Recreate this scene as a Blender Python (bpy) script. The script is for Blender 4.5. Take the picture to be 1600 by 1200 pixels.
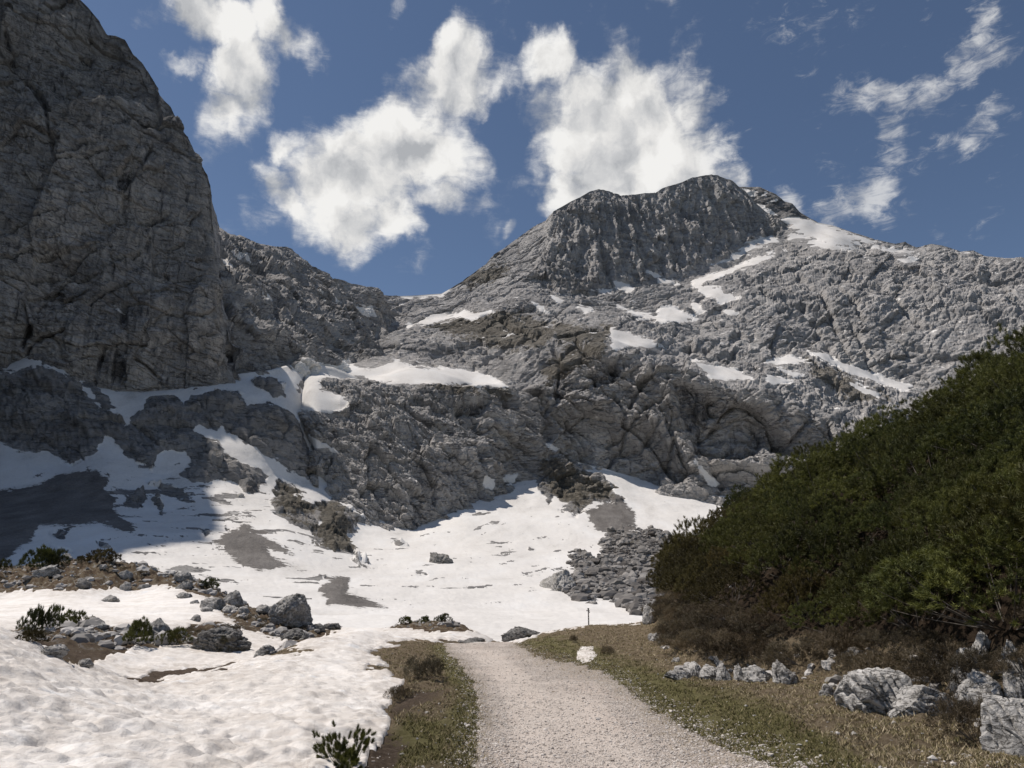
import bpy, math, random
import numpy as np

# ------------------------------------------------------------------ camera, world, sun
SC = bpy.context.scene
for o in list(bpy.data.objects):
    bpy.data.objects.remove(o)
F_PX, EYE = 1150.0, 1.65
TH = math.atan(337.0 / F_PX)
CT, ST = math.cos(TH), math.sin(TH)
cam_d = bpy.data.cameras.new('camera')
cam = bpy.data.objects.new('camera', cam_d)
SC.collection.objects.link(cam)
cam.location = (0, 0, EYE)
cam.rotation_euler = (math.pi / 2 + TH, 0, 0)
cam_d.sensor_width = 36.0
cam_d.lens = 36.0 * F_PX / 1600.0
cam_d.clip_start = 0.1
cam_d.clip_end = 20000.0
SC.camera = cam

SUN_EL, SUN_AZ = 61.0, -79.0          # azimuth measured from the view direction, minus = left
sd = bpy.data.lights.new('sun', 'SUN')
sd.energy = 5.0
sd.angle = math.radians(0.53)
sd.color = (1.0, 0.93, 0.85)
sun = bpy.data.objects.new('sun', sd)
SC.collection.objects.link(sun)
_a, _e = math.radians(SUN_AZ), math.radians(SUN_EL)
SUNV = (math.sin(_a) * math.cos(_e), math.cos(_a) * math.cos(_e), math.sin(_e))
from mathutils import Vector
sun.rotation_euler = Vector(SUNV).to_track_quat('Z', 'Y').to_euler()
sun.location = (-60, 40, 120)

SC.view_settings.view_transform = 'Standard'
SC.view_settings.look = 'None'
SC.view_settings.gamma = 1.0
SC.view_settings.exposure = -0.25
SC.cycles.max_bounces = 5
SC.cycles.diffuse_bounces = 2
SC.cycles.glossy_bounces = 1
SC.cycles.transmission_bounces = 1
SC.cycles.transparent_max_bounces = 4
SC.cycles.caustics_reflective = False
SC.cycles.caustics_refractive = False
SC.cycles.use_denoising = True


class NT:
    """small helper to write shader nodes"""
    def __init__(s, tree):
        s.t = tree
        s.n = tree.nodes
        s.l = tree.links
    def new(s, kind, **kw):
        nd = s.n.new(kind)
        for k, v in kw.items():
            if k.startswith('i_'):
                key = k[2:]
                s.put(nd.inputs[int(key) if key.isdigit() else key.replace('_', ' ')], v)
            else:
                setattr(nd, k, v)
        return nd
    def put(s, inp, v):
        if hasattr(v, 'links') or isinstance(v, bpy.types.NodeSocket):
            s.l.new(v, inp)
        else:
            inp.default_value = v
    def m(s, op, a, b=None, c=None, clamp=False):
        nd = s.n.new('ShaderNodeMath')
        nd.operation = op
        nd.use_clamp = clamp
        s.put(nd.inputs[0], a)
        if b is not None: s.put(nd.inputs[1], b)
        if c is not None: s.put(nd.inputs[2], c)
        return nd.outputs[0]
    def vm(s, op, a, b=None, out=0):
        nd = s.n.new('ShaderNodeVectorMath')
        nd.operation = op
        s.put(nd.inputs[0], a)
        if b is not None: s.put(nd.inputs[1], b)
        return nd.outputs[out]
    def noise(s, vec, scale, detail=4, rough=0.55, dist=0.0, lac=2.0, out='Fac'):
        nd = s.n.new('ShaderNodeTexNoise')
        s.put(nd.inputs['Vector'], vec)
        nd.inputs['Scale'].default_value = scale
        nd.inputs['Detail'].default_value = detail
        nd.inputs['Roughness'].default_value = rough
        nd.inputs['Lacunarity'].default_value = lac
        nd.inputs['Distortion'].default_value = dist
        return nd.outputs[out]
    def vor(s, vec, scale, feature='F1', out='Distance', rnd=1.0):
        nd = s.n.new('ShaderNodeTexVoronoi')
        nd.feature = feature
        s.put(nd.inputs['Vector'], vec)
        nd.inputs['Scale'].default_value = scale
        nd.inputs['Randomness'].default_value = rnd
        return nd.outputs[out]
    def ramp(s, fac, stops, interp='LINEAR'):
        nd = s.n.new('ShaderNodeValToRGB')
        nd.color_ramp.interpolation = interp
        cr = nd.color_ramp.elements
        while len(cr) > 1: cr.remove(cr[-1])
        cr[0].position = stops[0][0]
        cr[0].color = tuple(stops[0][1]) + (1,) if hasattr(stops[0][1], '__len__') else (stops[0][1],) * 3 + (1,)
        for p, c in stops[1:]:
            e = cr.new(p)
            e.color = tuple(c) + (1,) if hasattr(c, '__len__') else (c,) * 3 + (1,)
        s.put(nd.inputs[0], fac)
        return nd.outputs[0]
    def sm(s, x, lo, hi):
        nd = s.n.new('ShaderNodeMapRange')
        nd.interpolation_type = 'SMOOTHSTEP'
        s.put(nd.inputs[0], x)
        s.put(nd.inputs[1], lo); s.put(nd.inputs[2], hi)
        nd.inputs[3].default_value = 0.0; nd.inputs[4].default_value = 1.0
        return nd.outputs[0]
    def mix(s, fac, a, b, blend='MIX'):
        nd = s.n.new('ShaderNodeMix')
        nd.data_type = 'RGBA'
        nd.blend_type = blend
        s.put(nd.inputs[0], fac)
        for i, v in ((6, a), (7, b)):
            if isinstance(v, (tuple, list)): v = tuple(v)[:3] + (1,)
            s.put(nd.inputs[i], v)
        return nd.outputs[2]
    def mapv(s, vec, scale=(1, 1, 1), rot=(0, 0, 0), loc=(0, 0, 0)):
        nd = s.n.new('ShaderNodeMapping')
        s.put(nd.inputs[0], vec)
        nd.inputs[1].default_value = loc
        nd.inputs[2].default_value = rot
        nd.inputs[3].default_value = scale
        return nd.outputs[0]


# ---- sky: Nishita with broken cumulus laid over it by direction (azimuth, elevation)
world = bpy.data.worlds.new('World')
SC.world = world
world.use_nodes = True
W = NT(world.node_tree)
W.n.clear()
sky = W.new('ShaderNodeTexSky')
sky.sky_type = 'NISHITA'
sky.sun_disc = False
sky.sun_elevation = math.radians(SUN_EL)
sky.sun_rotation = math.radians(SUN_AZ)
sky.altitude = 2200.0
sky.air_density = 1.0
sky.dust_density = 0.4
sky.ozone_density = 1.6
gen = W.new('ShaderNodeTexCoord').outputs['Generated']


def dir_of(px, py):
    u, v = (px - 800) / F_PX, (600 - py) / F_PX
    x, y, z = u, CT - v * ST, ST + v * CT
    return x, y, z


sepd = W.new('ShaderNodeSeparateXYZ', i_0=gen)
az = W.m('ARCTAN2', sepd.outputs[0], sepd.outputs[1])
hor = W.m('SQRT', W.m('ADD', W.m('POWER', sepd.outputs[0], 2.0), W.m('POWER', sepd.outputs[1], 2.0)))
elv = W.m('ARCTAN2', sepd.outputs[2], hor)
cmb = W.new('ShaderNodeCombineXYZ', i_0=az, i_1=elv, i_2=0.0)
ae = cmb.outputs[0]
# domain warp
w1 = W.vm('SUBTRACT', W.noise(ae, 5.0, 5, 0.6, out='Color'), (0.5, 0.5, 0.5))
w2 = W.vm('SUBTRACT', W.noise(ae, 22.0, 5, 0.62, out='Color'), (0.5, 0.5, 0.5))
def vscale(v, k):
    nd = W.n.new('ShaderNodeVectorMath'); nd.operation = 'SCALE'
    W.put(nd.inputs[0], v); nd.inputs[3].default_value = k
    return nd.outputs[0]
aew = W.vm('ADD', W.vm('ADD', ae, vscale(w1, 0.13)), vscale(w2, 0.045))
# cloud lobes: centre in the sky, half sizes in degrees-like units, tilt, strength
CLOUDS = [
    # px, py, rx, ry, tilt(deg), weight
    (375, 110, 75, 80, 60, 1.0), (340, 20, 85, 50, 0, 0.95), (440, 25, 80, 40, -20, 0.75), (278, 85, 60, 25, 35, 0.62), (225, 25, 45, 28, 10, 0.45),
    (560, 270, 125, 85, 20, 1.05), (655, 215, 108, 88, 0, 1.02), (700, 120, 95, 70, 30, 1.02), (600, 330, 90, 50, 10, 0.95), (455, 305, 75, 35, -35, 0.88), (450, 215, 40, 42, 0, 0.75), (690, 305, 62, 36, -20, 0.85),
    (770, 110, 42, 50, 0, 0.55), (862, 105, 46, 58, 10, 0.8),
    (980, 190, 140, 100, 5, 1.15), (960, 270, 110, 60, 15, 1.1), (1080, 230, 85, 60, 0, 1.05), (1100, 160, 62, 48, 0, 0.88), (870, 190, 50, 45, 0, 0.75), (1120, 280, 60, 40, 0, 0.85),
    (1370, 165, 125, 45, -18, 0.62), (1500, 95, 85, 45, 10, 0.72), (1395, 215, 42, 70, 0, 0.6), (1325, 322, 66, 36, 8, 0.66), (1350, 290, 30, 40, 0, 0.42),
    (1520, 215, 80, 45, 30, 0.55), (1545, 30, 60, 40, 40, 0.5), (1240, 115, 25, 18, 0, 0.35), (1450, 250, 50, 30, 40, 0.42), (800, 368, 16, 14, 30, 0.4), (1590, 150, 50, 60, 0, 0.35),
    (650, 420, 26, 20, 0, 0.28), (760, 20, 60, 22, 10, 0.3), (1240, 30, 60, 25, 0, 0.22),
]
# the sky outside the photograph: scattered cumulus all round
field = W.m('MULTIPLY', W.sm(W.noise(W.mapv(ae, (1, 1.6, 1), loc=(3.1, 0.4, 0)), 2.2, 3, 0.5), 0.55, 0.75), W.sm(W.m('ABSOLUTE', az), 0.75, 1.0))
for (px, py, rx, ry, tl, wt) in CLOUDS:
    x, y, z = dir_of(px, py)
    A, E = math.atan2(x, y), math.atan2(z, math.hypot(x, y))
    k = 1.0 / (F_PX * (1 + ((px - 800) / F_PX) ** 2 * 0.6 + ((600 - py) / F_PX) ** 2))
    ax, ey = rx * k / math.cos(E) * 1.25, ry * k * 1.25
    dx = W.mapv(aew, loc=(0, 0, 0))
    nd = W.n.new('ShaderNodeMapping'); nd.vector_type = 'TEXTURE'
    W.put(nd.inputs[0], aew)
    nd.inputs[1].default_value = (A, E, 0); nd.inputs[2].default_value = (0, 0, math.radians(tl)); nd.inputs[3].default_value = (ax, ey, 1)
    r = W.vm('LENGTH', nd.outputs[0], out='Value')
    b = W.m('MULTIPLY', W.m('SUBTRACT', 1.0, W.sm(r, 0.15, 1.35)), wt)
    field = W.m('SMOOTH_MAX', field, b, 0.12)


def puffs(vec):
    a = W.new('ShaderNodeTexVoronoi', i_0=vec); a.feature = 'SMOOTH_F1'; a.inputs['Scale'].default_value = 11.0; a.inputs['Smoothness'].default_value = 0.55
    b = W.new('ShaderNodeTexVoronoi', i_0=vec); b.feature = 'SMOOTH_F1'; b.inputs['Scale'].default_value = 27.0; b.inputs['Smoothness'].default_value = 0.5
    n1 = W.noise(vec, 14.0, 8, 0.56, 0.15)
    t = W.m('ADD', W.m('MULTIPLY', W.m('SUBTRACT', 0.5, a.outputs['Distance']), 0.55), W.m('MULTIPLY', W.m('SUBTRACT', 0.5, b.outputs['Distance']), 0.28))
    return W.m('ADD', t, n1)


aep = W.vm('ADD', W.vm('ADD', ae, vscale(w1, 0.07)), vscale(w2, 0.03))
puff = puffs(aep)
puff_sun = puffs(W.vm('ADD', aep, (-0.020, 0.026, 0.0)))
fine = W.m('SUBTRACT', puff, 0.06)
fine2 = W.noise(W.mapv(ae, (0.8, 2.2, 1), (0, 0, -0.7)), 30.0, 8, 0.7, 0.8)
thin = W.sm(az, 0.24, 0.42)
cov = W.m('ADD', field, W.m('ADD', W.m('MULTIPLY', W.m('SUBTRACT', fine, 0.5), 1.05), W.m('MULTIPLY', W.m('SUBTRACT', fine2, 0.5), W.m('ADD', 0.5, W.m('MULTIPLY', thin, 0.9)))))
dens = W.m('MULTIPLY', W.m('POWER', W.sm(cov, 0.15, 0.80), 1.3), W.m('SUBTRACT', 1.0, W.m('MULTIPLY', thin, 0.38)))
# sun and shade put into the cloud colour: cores a little greyer than their sunny edges
core = W.noise(W.mapv(aew, (1, 1.3, 1), loc=(0.02, 0.03, 0)), 8.0, 6, 0.55)
lit = W.m('MULTIPLY', W.m('SUBTRACT', puff, puff_sun), 1.35)
deep = W.sm(cov, 0.75, 1.5)
tone_ = W.m('ADD', W.m('ADD', W.m('MULTIPLY', core, 0.55), lit), W.m('SUBTRACT', 0.52, W.m('MULTIPLY', deep, 0.20)))
ctone = W.ramp(tone_, [(0.40, (0.46, 0.475, 0.50)), (0.62, (0.66, 0.665, 0.675)), (0.80, (0.84, 0.83, 0.815)), (0.98, (0.96, 0.95, 0.93))])
tint = W.mix(1.0, sky.outputs[0], (0.95, 0.91, 0.875), 'MULTIPLY')
SKY_K = 0.118
base = vscale(tint, 1.0)
up = W.sm(sepd.outputs[2], -0.02, 0.12)
ccol = vscale(ctone, 1.0 / SKY_K * 1.1)
mixc = W.mix(W.m('MULTIPLY', dens, up), tint, ccol)
bg = W.new('ShaderNodeBackground', i_0=mixc, i_1=SKY_K)
wo = W.new('ShaderNodeOutputWorld')
W.l.new(bg.outputs[0], wo.inputs[0])
world.cycles.sampling_method = 'MANUAL'
world.cycles.sample_map_resolution = 1024


# ------------------------------------------------------------------ geometry helpers
def P(px, py, d):
    """world point that stands d metres ahead and projects to photograph pixel (px, py)"""
    px, py, d = np.asarray(px, float), np.asarray(py, float), np.asarray(d, float)
    u, v = (px - 800) / F_PX, (600 - py) / F_PX
    k = d / (CT - v * ST)
    return np.stack(np.broadcast_arrays(u * k, d, EYE + (ST + v * CT) * k), -1)


def proj(p):
    x, y, z = p[..., 0], p[..., 1], p[..., 2] - EYE
    f = y * CT + z * ST
    f = np.where(f < 0.3, 0.3, f)
    up_ = -y * ST + z * CT
    return 800 + F_PX * x / f, 600 - F_PX * up_ / f


def _hash(ix, iy, iz, seed):
    h = (ix.astype(np.uint32) * np.uint32(73856093)) ^ (iy.astype(np.uint32) * np.uint32(19349663)) ^ (iz.astype(np.uint32) * np.uint32(83492791))
    h ^= np.uint32((seed * 2654435761) & 0xffffffff)
    h ^= h >> np.uint32(15); h *= np.uint32(0x2c1b3c6d)
    h ^= h >> np.uint32(12); h *= np.uint32(0x297a2d39)
    h ^= h >> np.uint32(15)
    return h


_G = np.array([(1, 1, 0), (-1, 1, 0), (1, -1, 0), (-1, -1, 0), (1, 0, 1), (-1, 0, 1), (1, 0, -1), (-1, 0, -1),
               (0, 1, 1), (0, -1, 1), (0, 1, -1), (0, -1, -1), (1, 1, 0), (-1, 1, 0), (0, -1, 1), (0, -1, -1)], np.float32)


def perlin(p, seed=0):
    shp = p.shape[:-1]
    p = p.reshape(-1, 3)
    i = np.floor(p)
    f = (p - i).astype(np.float32)
    i = i.astype(np.int64)
    w = f * f * f * (f * (f * 6 - 15) + 10)
    out = 0
    for dx in (0, 1):
        wx = w[:, 0] if dx else 1 - w[:, 0]
        for dy in (0, 1):
            wy = w[:, 1] if dy else 1 - w[:, 1]
            for dz in (0, 1):
                wz = w[:, 2] if dz else 1 - w[:, 2]
                g = _G[_hash(i[:, 0] + dx, i[:, 1] + dy, i[:, 2] + dz, seed) & np.uint32(15)]
                out = out + wx * wy * wz * (g[:, 0] * (f[:, 0] - dx) + g[:, 1] * (f[:, 1] - dy) + g[:, 2] * (f[:, 2] - dz))
    return out.reshape(shp)


def fbm(p, size, octv=4, gain=0.5, seed=0, ridge=False):
    a, s, o = 1.0, 1.0 / size, 0
    for k in range(octv):
        n = perlin(p * s, seed + k * 17)
        o = o + a * ((0.5 - 2 * np.abs(n)) if ridge else n)
        a *= gain; s *= 2.03
    return o


def cells(p, size, seed=0, tilt=1.0):
    """faceted blocks: every cell is a plane with its own tilt; returns (facet height, edge gap)"""
    shp = p.shape[:-1]
    q = (p / size).reshape(-1, 3)
    i0 = np.floor(q - 0.5).astype(np.int64)
    best = np.full(len(q), 9.0, np.float32); sec = best.copy(); fac = np.zeros(len(q), np.float32)
    for dx in (0, 1):
        for dy in (0, 1):
            for dz in (0, 1):
                ix, iy, iz = i0[:, 0] + dx, i0[:, 1] + dy, i0[:, 2] + dz
                h = _hash(ix, iy, iz, seed)
                h2 = _hash(ix, iy, iz, seed + 91)
                r = lambda hh, s: ((hh >> np.uint32(s)) & np.uint32(255)).astype(np.float32) / 255.0
                d = np.stack([q[:, 0] - ix - 0.5 - (r(h, 0) - .5) * .8, q[:, 1] - iy - 0.5 - (r(h, 8) - .5) * .8, q[:, 2] - iz - 0.5 - (r(h, 16) - .5) * .8], -1).astype(np.float32)
                dist = (d * d).sum(-1)
                g = np.stack([r(h2, 0) - .5, r(h2, 8) - .5, r(h2, 16) - .5], -1)
                val = (d * g).sum(-1) * tilt + (r(h, 24) - .5) * 0.5
                near = dist < best
                sec = np.where(near, best, np.minimum(sec, dist))
                fac = np.where(near, val, fac)
                best = np.where(near, dist, best)
    gap = np.sqrt(sec) - np.sqrt(best)
    return fac.reshape(shp), gap.reshape(shp)


def strata(p, nrm, thick, warp, seed=0):
    """bedding: a soft saw profile across the tilted layers"""
    n = np.array(nrm, float); n /= np.linalg.norm(n)
    s = (p @ n) / thick + warp * fbm(p, thick * 6, 3, 0.5, seed)
    fr = s - np.floor(s)
    idx = np.floor(s)
    prof = np.where(fr < 0.8, fr / 0.8, (1 - fr) / 0.2)
    lay = np.modf(np.sin(idx * 12.9898 + seed) * 43758.5453)[0]
    return prof * 0.6 + np.abs(lay) * 0.8 - 0.7


def sdf_poly(px, py, poly):
    """signed distance in photograph pixels, positive inside"""
    poly = np.asarray(poly, float)
    out = np.full(px.shape, -60.0)
    x0, y0 = poly.min(0) - 60; x1, y1 = poly.max(0) + 60
    m = (px > x0) & (px < x1) & (py > y0) & (py < y1)
    if not m.any(): return out
    X, Y = px[m], py[m]
    d2 = np.full(X.shape, 1e9); inside = np.zeros(X.shape, bool)
    n = len(poly)
    for i in range(n):
        ax_, ay_ = poly[i]; bx_, by_ = poly[(i + 1) % n]
        ex, ey_ = bx_ - ax_, by_ - ay_
        t = np.clip(((X - ax_) * ex + (Y - ay_) * ey_) / (ex * ex + ey_ * ey_ + 1e-9), 0, 1)
        d2 = np.minimum(d2, (X - ax_ - t * ex) ** 2 + (Y - ay_ - t * ey_) ** 2)
        c = ((ay_ > Y) != (by_ > Y))
        with np.errstate(divide='ignore', invalid='ignore'):
            xi = ax_ + (Y - ay_) * ex / (ey_ if ey_ != 0 else 1e-9)
        inside ^= c & (X < xi)
    d = np.sqrt(d2)
    out[m] = np.where(inside, d, -d)
    return np.maximum(out, -60)


def sdf_many(px, py, polys):
    o = np.full(px.shape, -60.0)
    for q in polys:
        o = np.maximum(o, sdf_poly(px, py, q))
    return o


def blur(a, r, axis):
    if r < 1: return a
    pad = [(0, 0)] * a.ndim; pad[axis] = (r, r)
    b = np.pad(a, pad, mode='edge')
    c = np.cumsum(b, axis=axis)
    z = np.zeros_like(np.take(c, [0], axis=axis))
    c = np.concatenate([z, c], axis=axis)
    n = a.shape[axis]
    hi = np.take(c, np.arange(2 * r + 1, 2 * r + 1 + n), axis=axis)
    lo = np.take(c, np.arange(0, n), axis=axis)
    return (hi - lo) / (2 * r + 1)


def grid_normals(G):
    du = np.gradient(G, axis=1); dv = np.gradient(G, axis=0)
    n = np.cross(du, dv)
    return n / (np.linalg.norm(n, axis=-1, keepdims=True) + 1e-9)


def link(o, parent=None):
    SC.collection.objects.link(o)
    if parent is not None: o.parent = parent
    return o


def grid_mesh(name, G, mat, attrs=None, keep=None, smooth=True, flip=False):
    nv, nu = G.shape[:2]
    idx = np.arange(nv * nu).reshape(nv, nu)
    a, b, c, d = idx[:-1, :-1], idx[:-1, 1:], idx[1:, 1:], idx[1:, :-1]
    q = np.stack([a, b, c, d] if flip else [a, d, c, b], -1).reshape(-1, 4)
    if keep is not None:
        k = keep.reshape(-1)
        q = q[k[q].any(1)]
        used = np.zeros(nv * nu, bool); used[q.reshape(-1)] = True
        remap = np.cumsum(used) - 1
        q = remap[q]
        sel = used
    else:
        sel = np.ones(nv * nu, bool)
    V = G.reshape(-1, 3)[sel]
    me = bpy.data.meshes.new(name)
    me.vertices.add(len(V)); me.vertices.foreach_set('co', V.astype(np.float32).ravel())
    me.loops.add(q.size); me.loops.foreach_set('vertex_index', q.astype(np.int32).ravel())
    me.polygons.add(len(q)); me.polygons.foreach_set('loop_start', np.arange(0, q.size, 4, dtype=np.int32))
    me.polygons.foreach_set('use_smooth', np.full(len(q), smooth))
    me.update(calc_edges=True)
    for k, v in (attrs or {}).items():
        at = me.attributes.new(k, 'FLOAT', 'POINT')
        at.data.foreach_set('value', v.reshape(-1)[sel].astype(np.float32))
    if isinstance(mat, (list, tuple)):
        for m_ in mat: me.materials.append(m_)
    else: me.materials.append(mat)
    return link(bpy.data.objects.new(name, me))


def tri_mesh(name, V, Fc, mat, smooth=False, parent=None, do_link=True):
    """Fc: (n,3) or (n,4) int array"""
    me = bpy.data.meshes.new(name)
    V = np.asarray(V, np.float32); Fc = np.asarray(Fc, np.int32)
    me.vertices.add(len(V)); me.vertices.foreach_set('co', V.ravel())
    me.loops.add(Fc.size); me.loops.foreach_set('vertex_index', Fc.ravel())
    k = Fc.shape[1]
    me.polygons.add(len(Fc)); me.polygons.foreach_set('loop_start', np.arange(0, Fc.size, k, dtype=np.int32))
    me.polygons.foreach_set('use_smooth', np.full(len(Fc), smooth))
    me.update(calc_edges=True)
    me.materials.append(mat)
    o = bpy.data.objects.new(name, me)
    if do_link: link(o, parent)
    return o


def setp(o, label=None, cat=None, group=None, kind=None):
    if label: o['label'] = label
    if cat: o['category'] = cat
    if group: o['group'] = group
    if kind: o['kind'] = kind
    return o


def row(pts, cols):
    pts = np.array(pts, float)
    return np.stack([cols, np.interp(cols, pts[:, 0], pts[:, 1]), np.interp(cols, pts[:, 0], pts[:, 2])], -1)


def loft(rows, x0, x1, step=1.5, back=None, sm_u=2, sm_v=5, maxn=400):
    """rows of (px,py,d) from the crest down; returns a world grid [v,u,3], v=0 at the far back foot"""
    cols = np.arange(x0, x1 + 0.1, step)
    W_ = []
    px_rows = []
    for r in rows:
        q = row(r, cols)
        px_rows.append(q)
        W_.append(P(q[:, 0], q[:, 1], q[:, 2]))
    segs = []
    crest = W_[0]
    if back:
        for (dy, dz, n) in back[::-1]:
            segs.append((crest + np.array([0, dy, -dz]), n))
    out = []
    chain = [(w, n) for w, n in segs]
    for i in range(len(chain)):
        a = chain[i][0]; b = chain[i + 1][0] if i + 1 < len(chain) else crest
        n = chain[i][1]
        t = (np.arange(n) / n)[:, None, None]
        out.append(a * (1 - t) + b * t)
    ncrest = sum(len(o) for o in out)
    for i in range(len(W_) - 1):
        dpy = np.abs(px_rows[i + 1][:, 1] - px_rows[i][:, 1])
        n = int(min(maxn, max(4, np.percentile(dpy, 85) / step)))
        t = (np.arange(n) / n)[:, None, None]
        out.append(W_[i] * (1 - t) + W_[i + 1] * t)
    out.append(W_[-1][None])
    G = np.concatenate(out, 0)
    S = blur(blur(G, sm_v, 0), sm_v, 0)
    S = blur(blur(S, sm_u, 1), sm_u, 1)
    # keep the traced crest
    v = np.arange(G.shape[0])
    k = np.clip(np.abs(v - ncrest) / (2.0 * sm_v + 1), 0, 1)[:, None, None]
    return S * k + G * (1 - k), ncrest

# ------------------------------------------------------------------ materials
def new_mat(name):
    m = bpy.data.materials.new(name)
    m.use_nodes = True
    m.node_tree.nodes.clear()
    return m, NT(m.node_tree)


def finish(n, col, rough=0.9, bump_h=None, bump_d=0.1, strength=1.0, spec=0.2, sss=None, normal=None):
    b = n.new('ShaderNodeBsdfPrincipled')
    n.put(b.inputs['Base Color'], col if not isinstance(col, tuple) else col[:3] + (1,))
    n.put(b.inputs['Roughness'], rough)
    b.inputs['Specular IOR Level'].default_value = spec
    if sss:
        b.inputs['Subsurface Weight'].default_value = sss
    if bump_h is not None:
        bp = n.new('ShaderNodeBump')
        n.put(bp.inputs['Height'], bump_h)
        bp.inputs['Distance'].default_value = bump_d
        bp.inputs['Strength'].default_value = strength
        n.l.new(bp.outputs[0], b.inputs['Normal'])
    o = n.new('ShaderNodeOutputMaterial')
    n.l.new(b.outputs[0], o.inputs[0])
    return b


def attr(n, name):
    return n.new('ShaderNodeAttribute', attribute_name=name).outputs['Fac']


def rock_color(n, p, k=1.0, streak=0.5, warm=0.3, dip=(0.5, 0.2, 0.0)):
    """limestone: blotches, water streaks, bedding cracks; k = size of the features in metres"""
    big = n.noise(p, 0.018 / k, 4, 0.6)
    mid = n.noise(p, 0.11 / k, 6, 0.65, 0.4)
    st = n.noise(n.mapv(p, (1, 1, 0.13)), 0.16 / k, 6, 0.65, 0.6)
    st2 = n.noise(n.mapv(p, (1, 1, 0.10)), 0.06 / k, 5, 0.6, 0.8)
    col = n.ramp(n.m('ADD', n.m('MULTIPLY', mid, 0.60), n.m('MULTIPLY', big, 0.50)),
                 [(0.34, (0.235, 0.226, 0.220)), (0.52, (0.345, 0.331, 0.320)), (0.70, (0.47, 0.450, 0.430))])
    if streak:
        col = n.mix(n.m('MULTIPLY', n.sm(st, 0.56, 0.70), streak), col, (0.10, 0.099, 0.105))
        col = n.mix(n.m('MULTIPLY', n.m('MULTIPLY', n.sm(st2, 0.50, 0.61), n.sm(mid, 0.40, 0.58)), streak * 1.1), col, (0.50, 0.468, 0.44))
    fine = n.noise(n.mapv(p, (1, 1, 2.4), dip), 0.5 / k, 6, 0.68, 0.5)
    crack = n.m('SUBTRACT', 1.0, n.sm(n.m('ABSOLUTE', n.m('SUBTRACT', n.noise(n.mapv(p, (.5, .5, 3.6), dip), 0.07 / k, 5, 0.52, 0.5), 0.5)), 0.0, 0.016))
    band = n.noise(n.mapv(p, (.25, .25, 2.2), dip), 0.05 / k, 4, 0.6, 0.3)
    col = n.mix(n.m('MULTIPLY', n.sm(band, 0.50, 0.68), 0.45), col, (0.155, 0.150, 0.148))
    col = n.mix(n.m('MULTIPLY', crack, 0.55), col, (0.055, 0.054, 0.058))
    col = n.mix(n.m('MULTIPLY', n.m('SUBTRACT', 1.0, n.sm(fine, 0.32, 0.48)), 0.5), col, (0.14, 0.138, 0.14))
    hgt = n.m('ADD', n.m('MULTIPLY', fine, 1.0), n.m('MULTIPLY', crack, -0.35))
    return col, hgt, mid, fine


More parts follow.
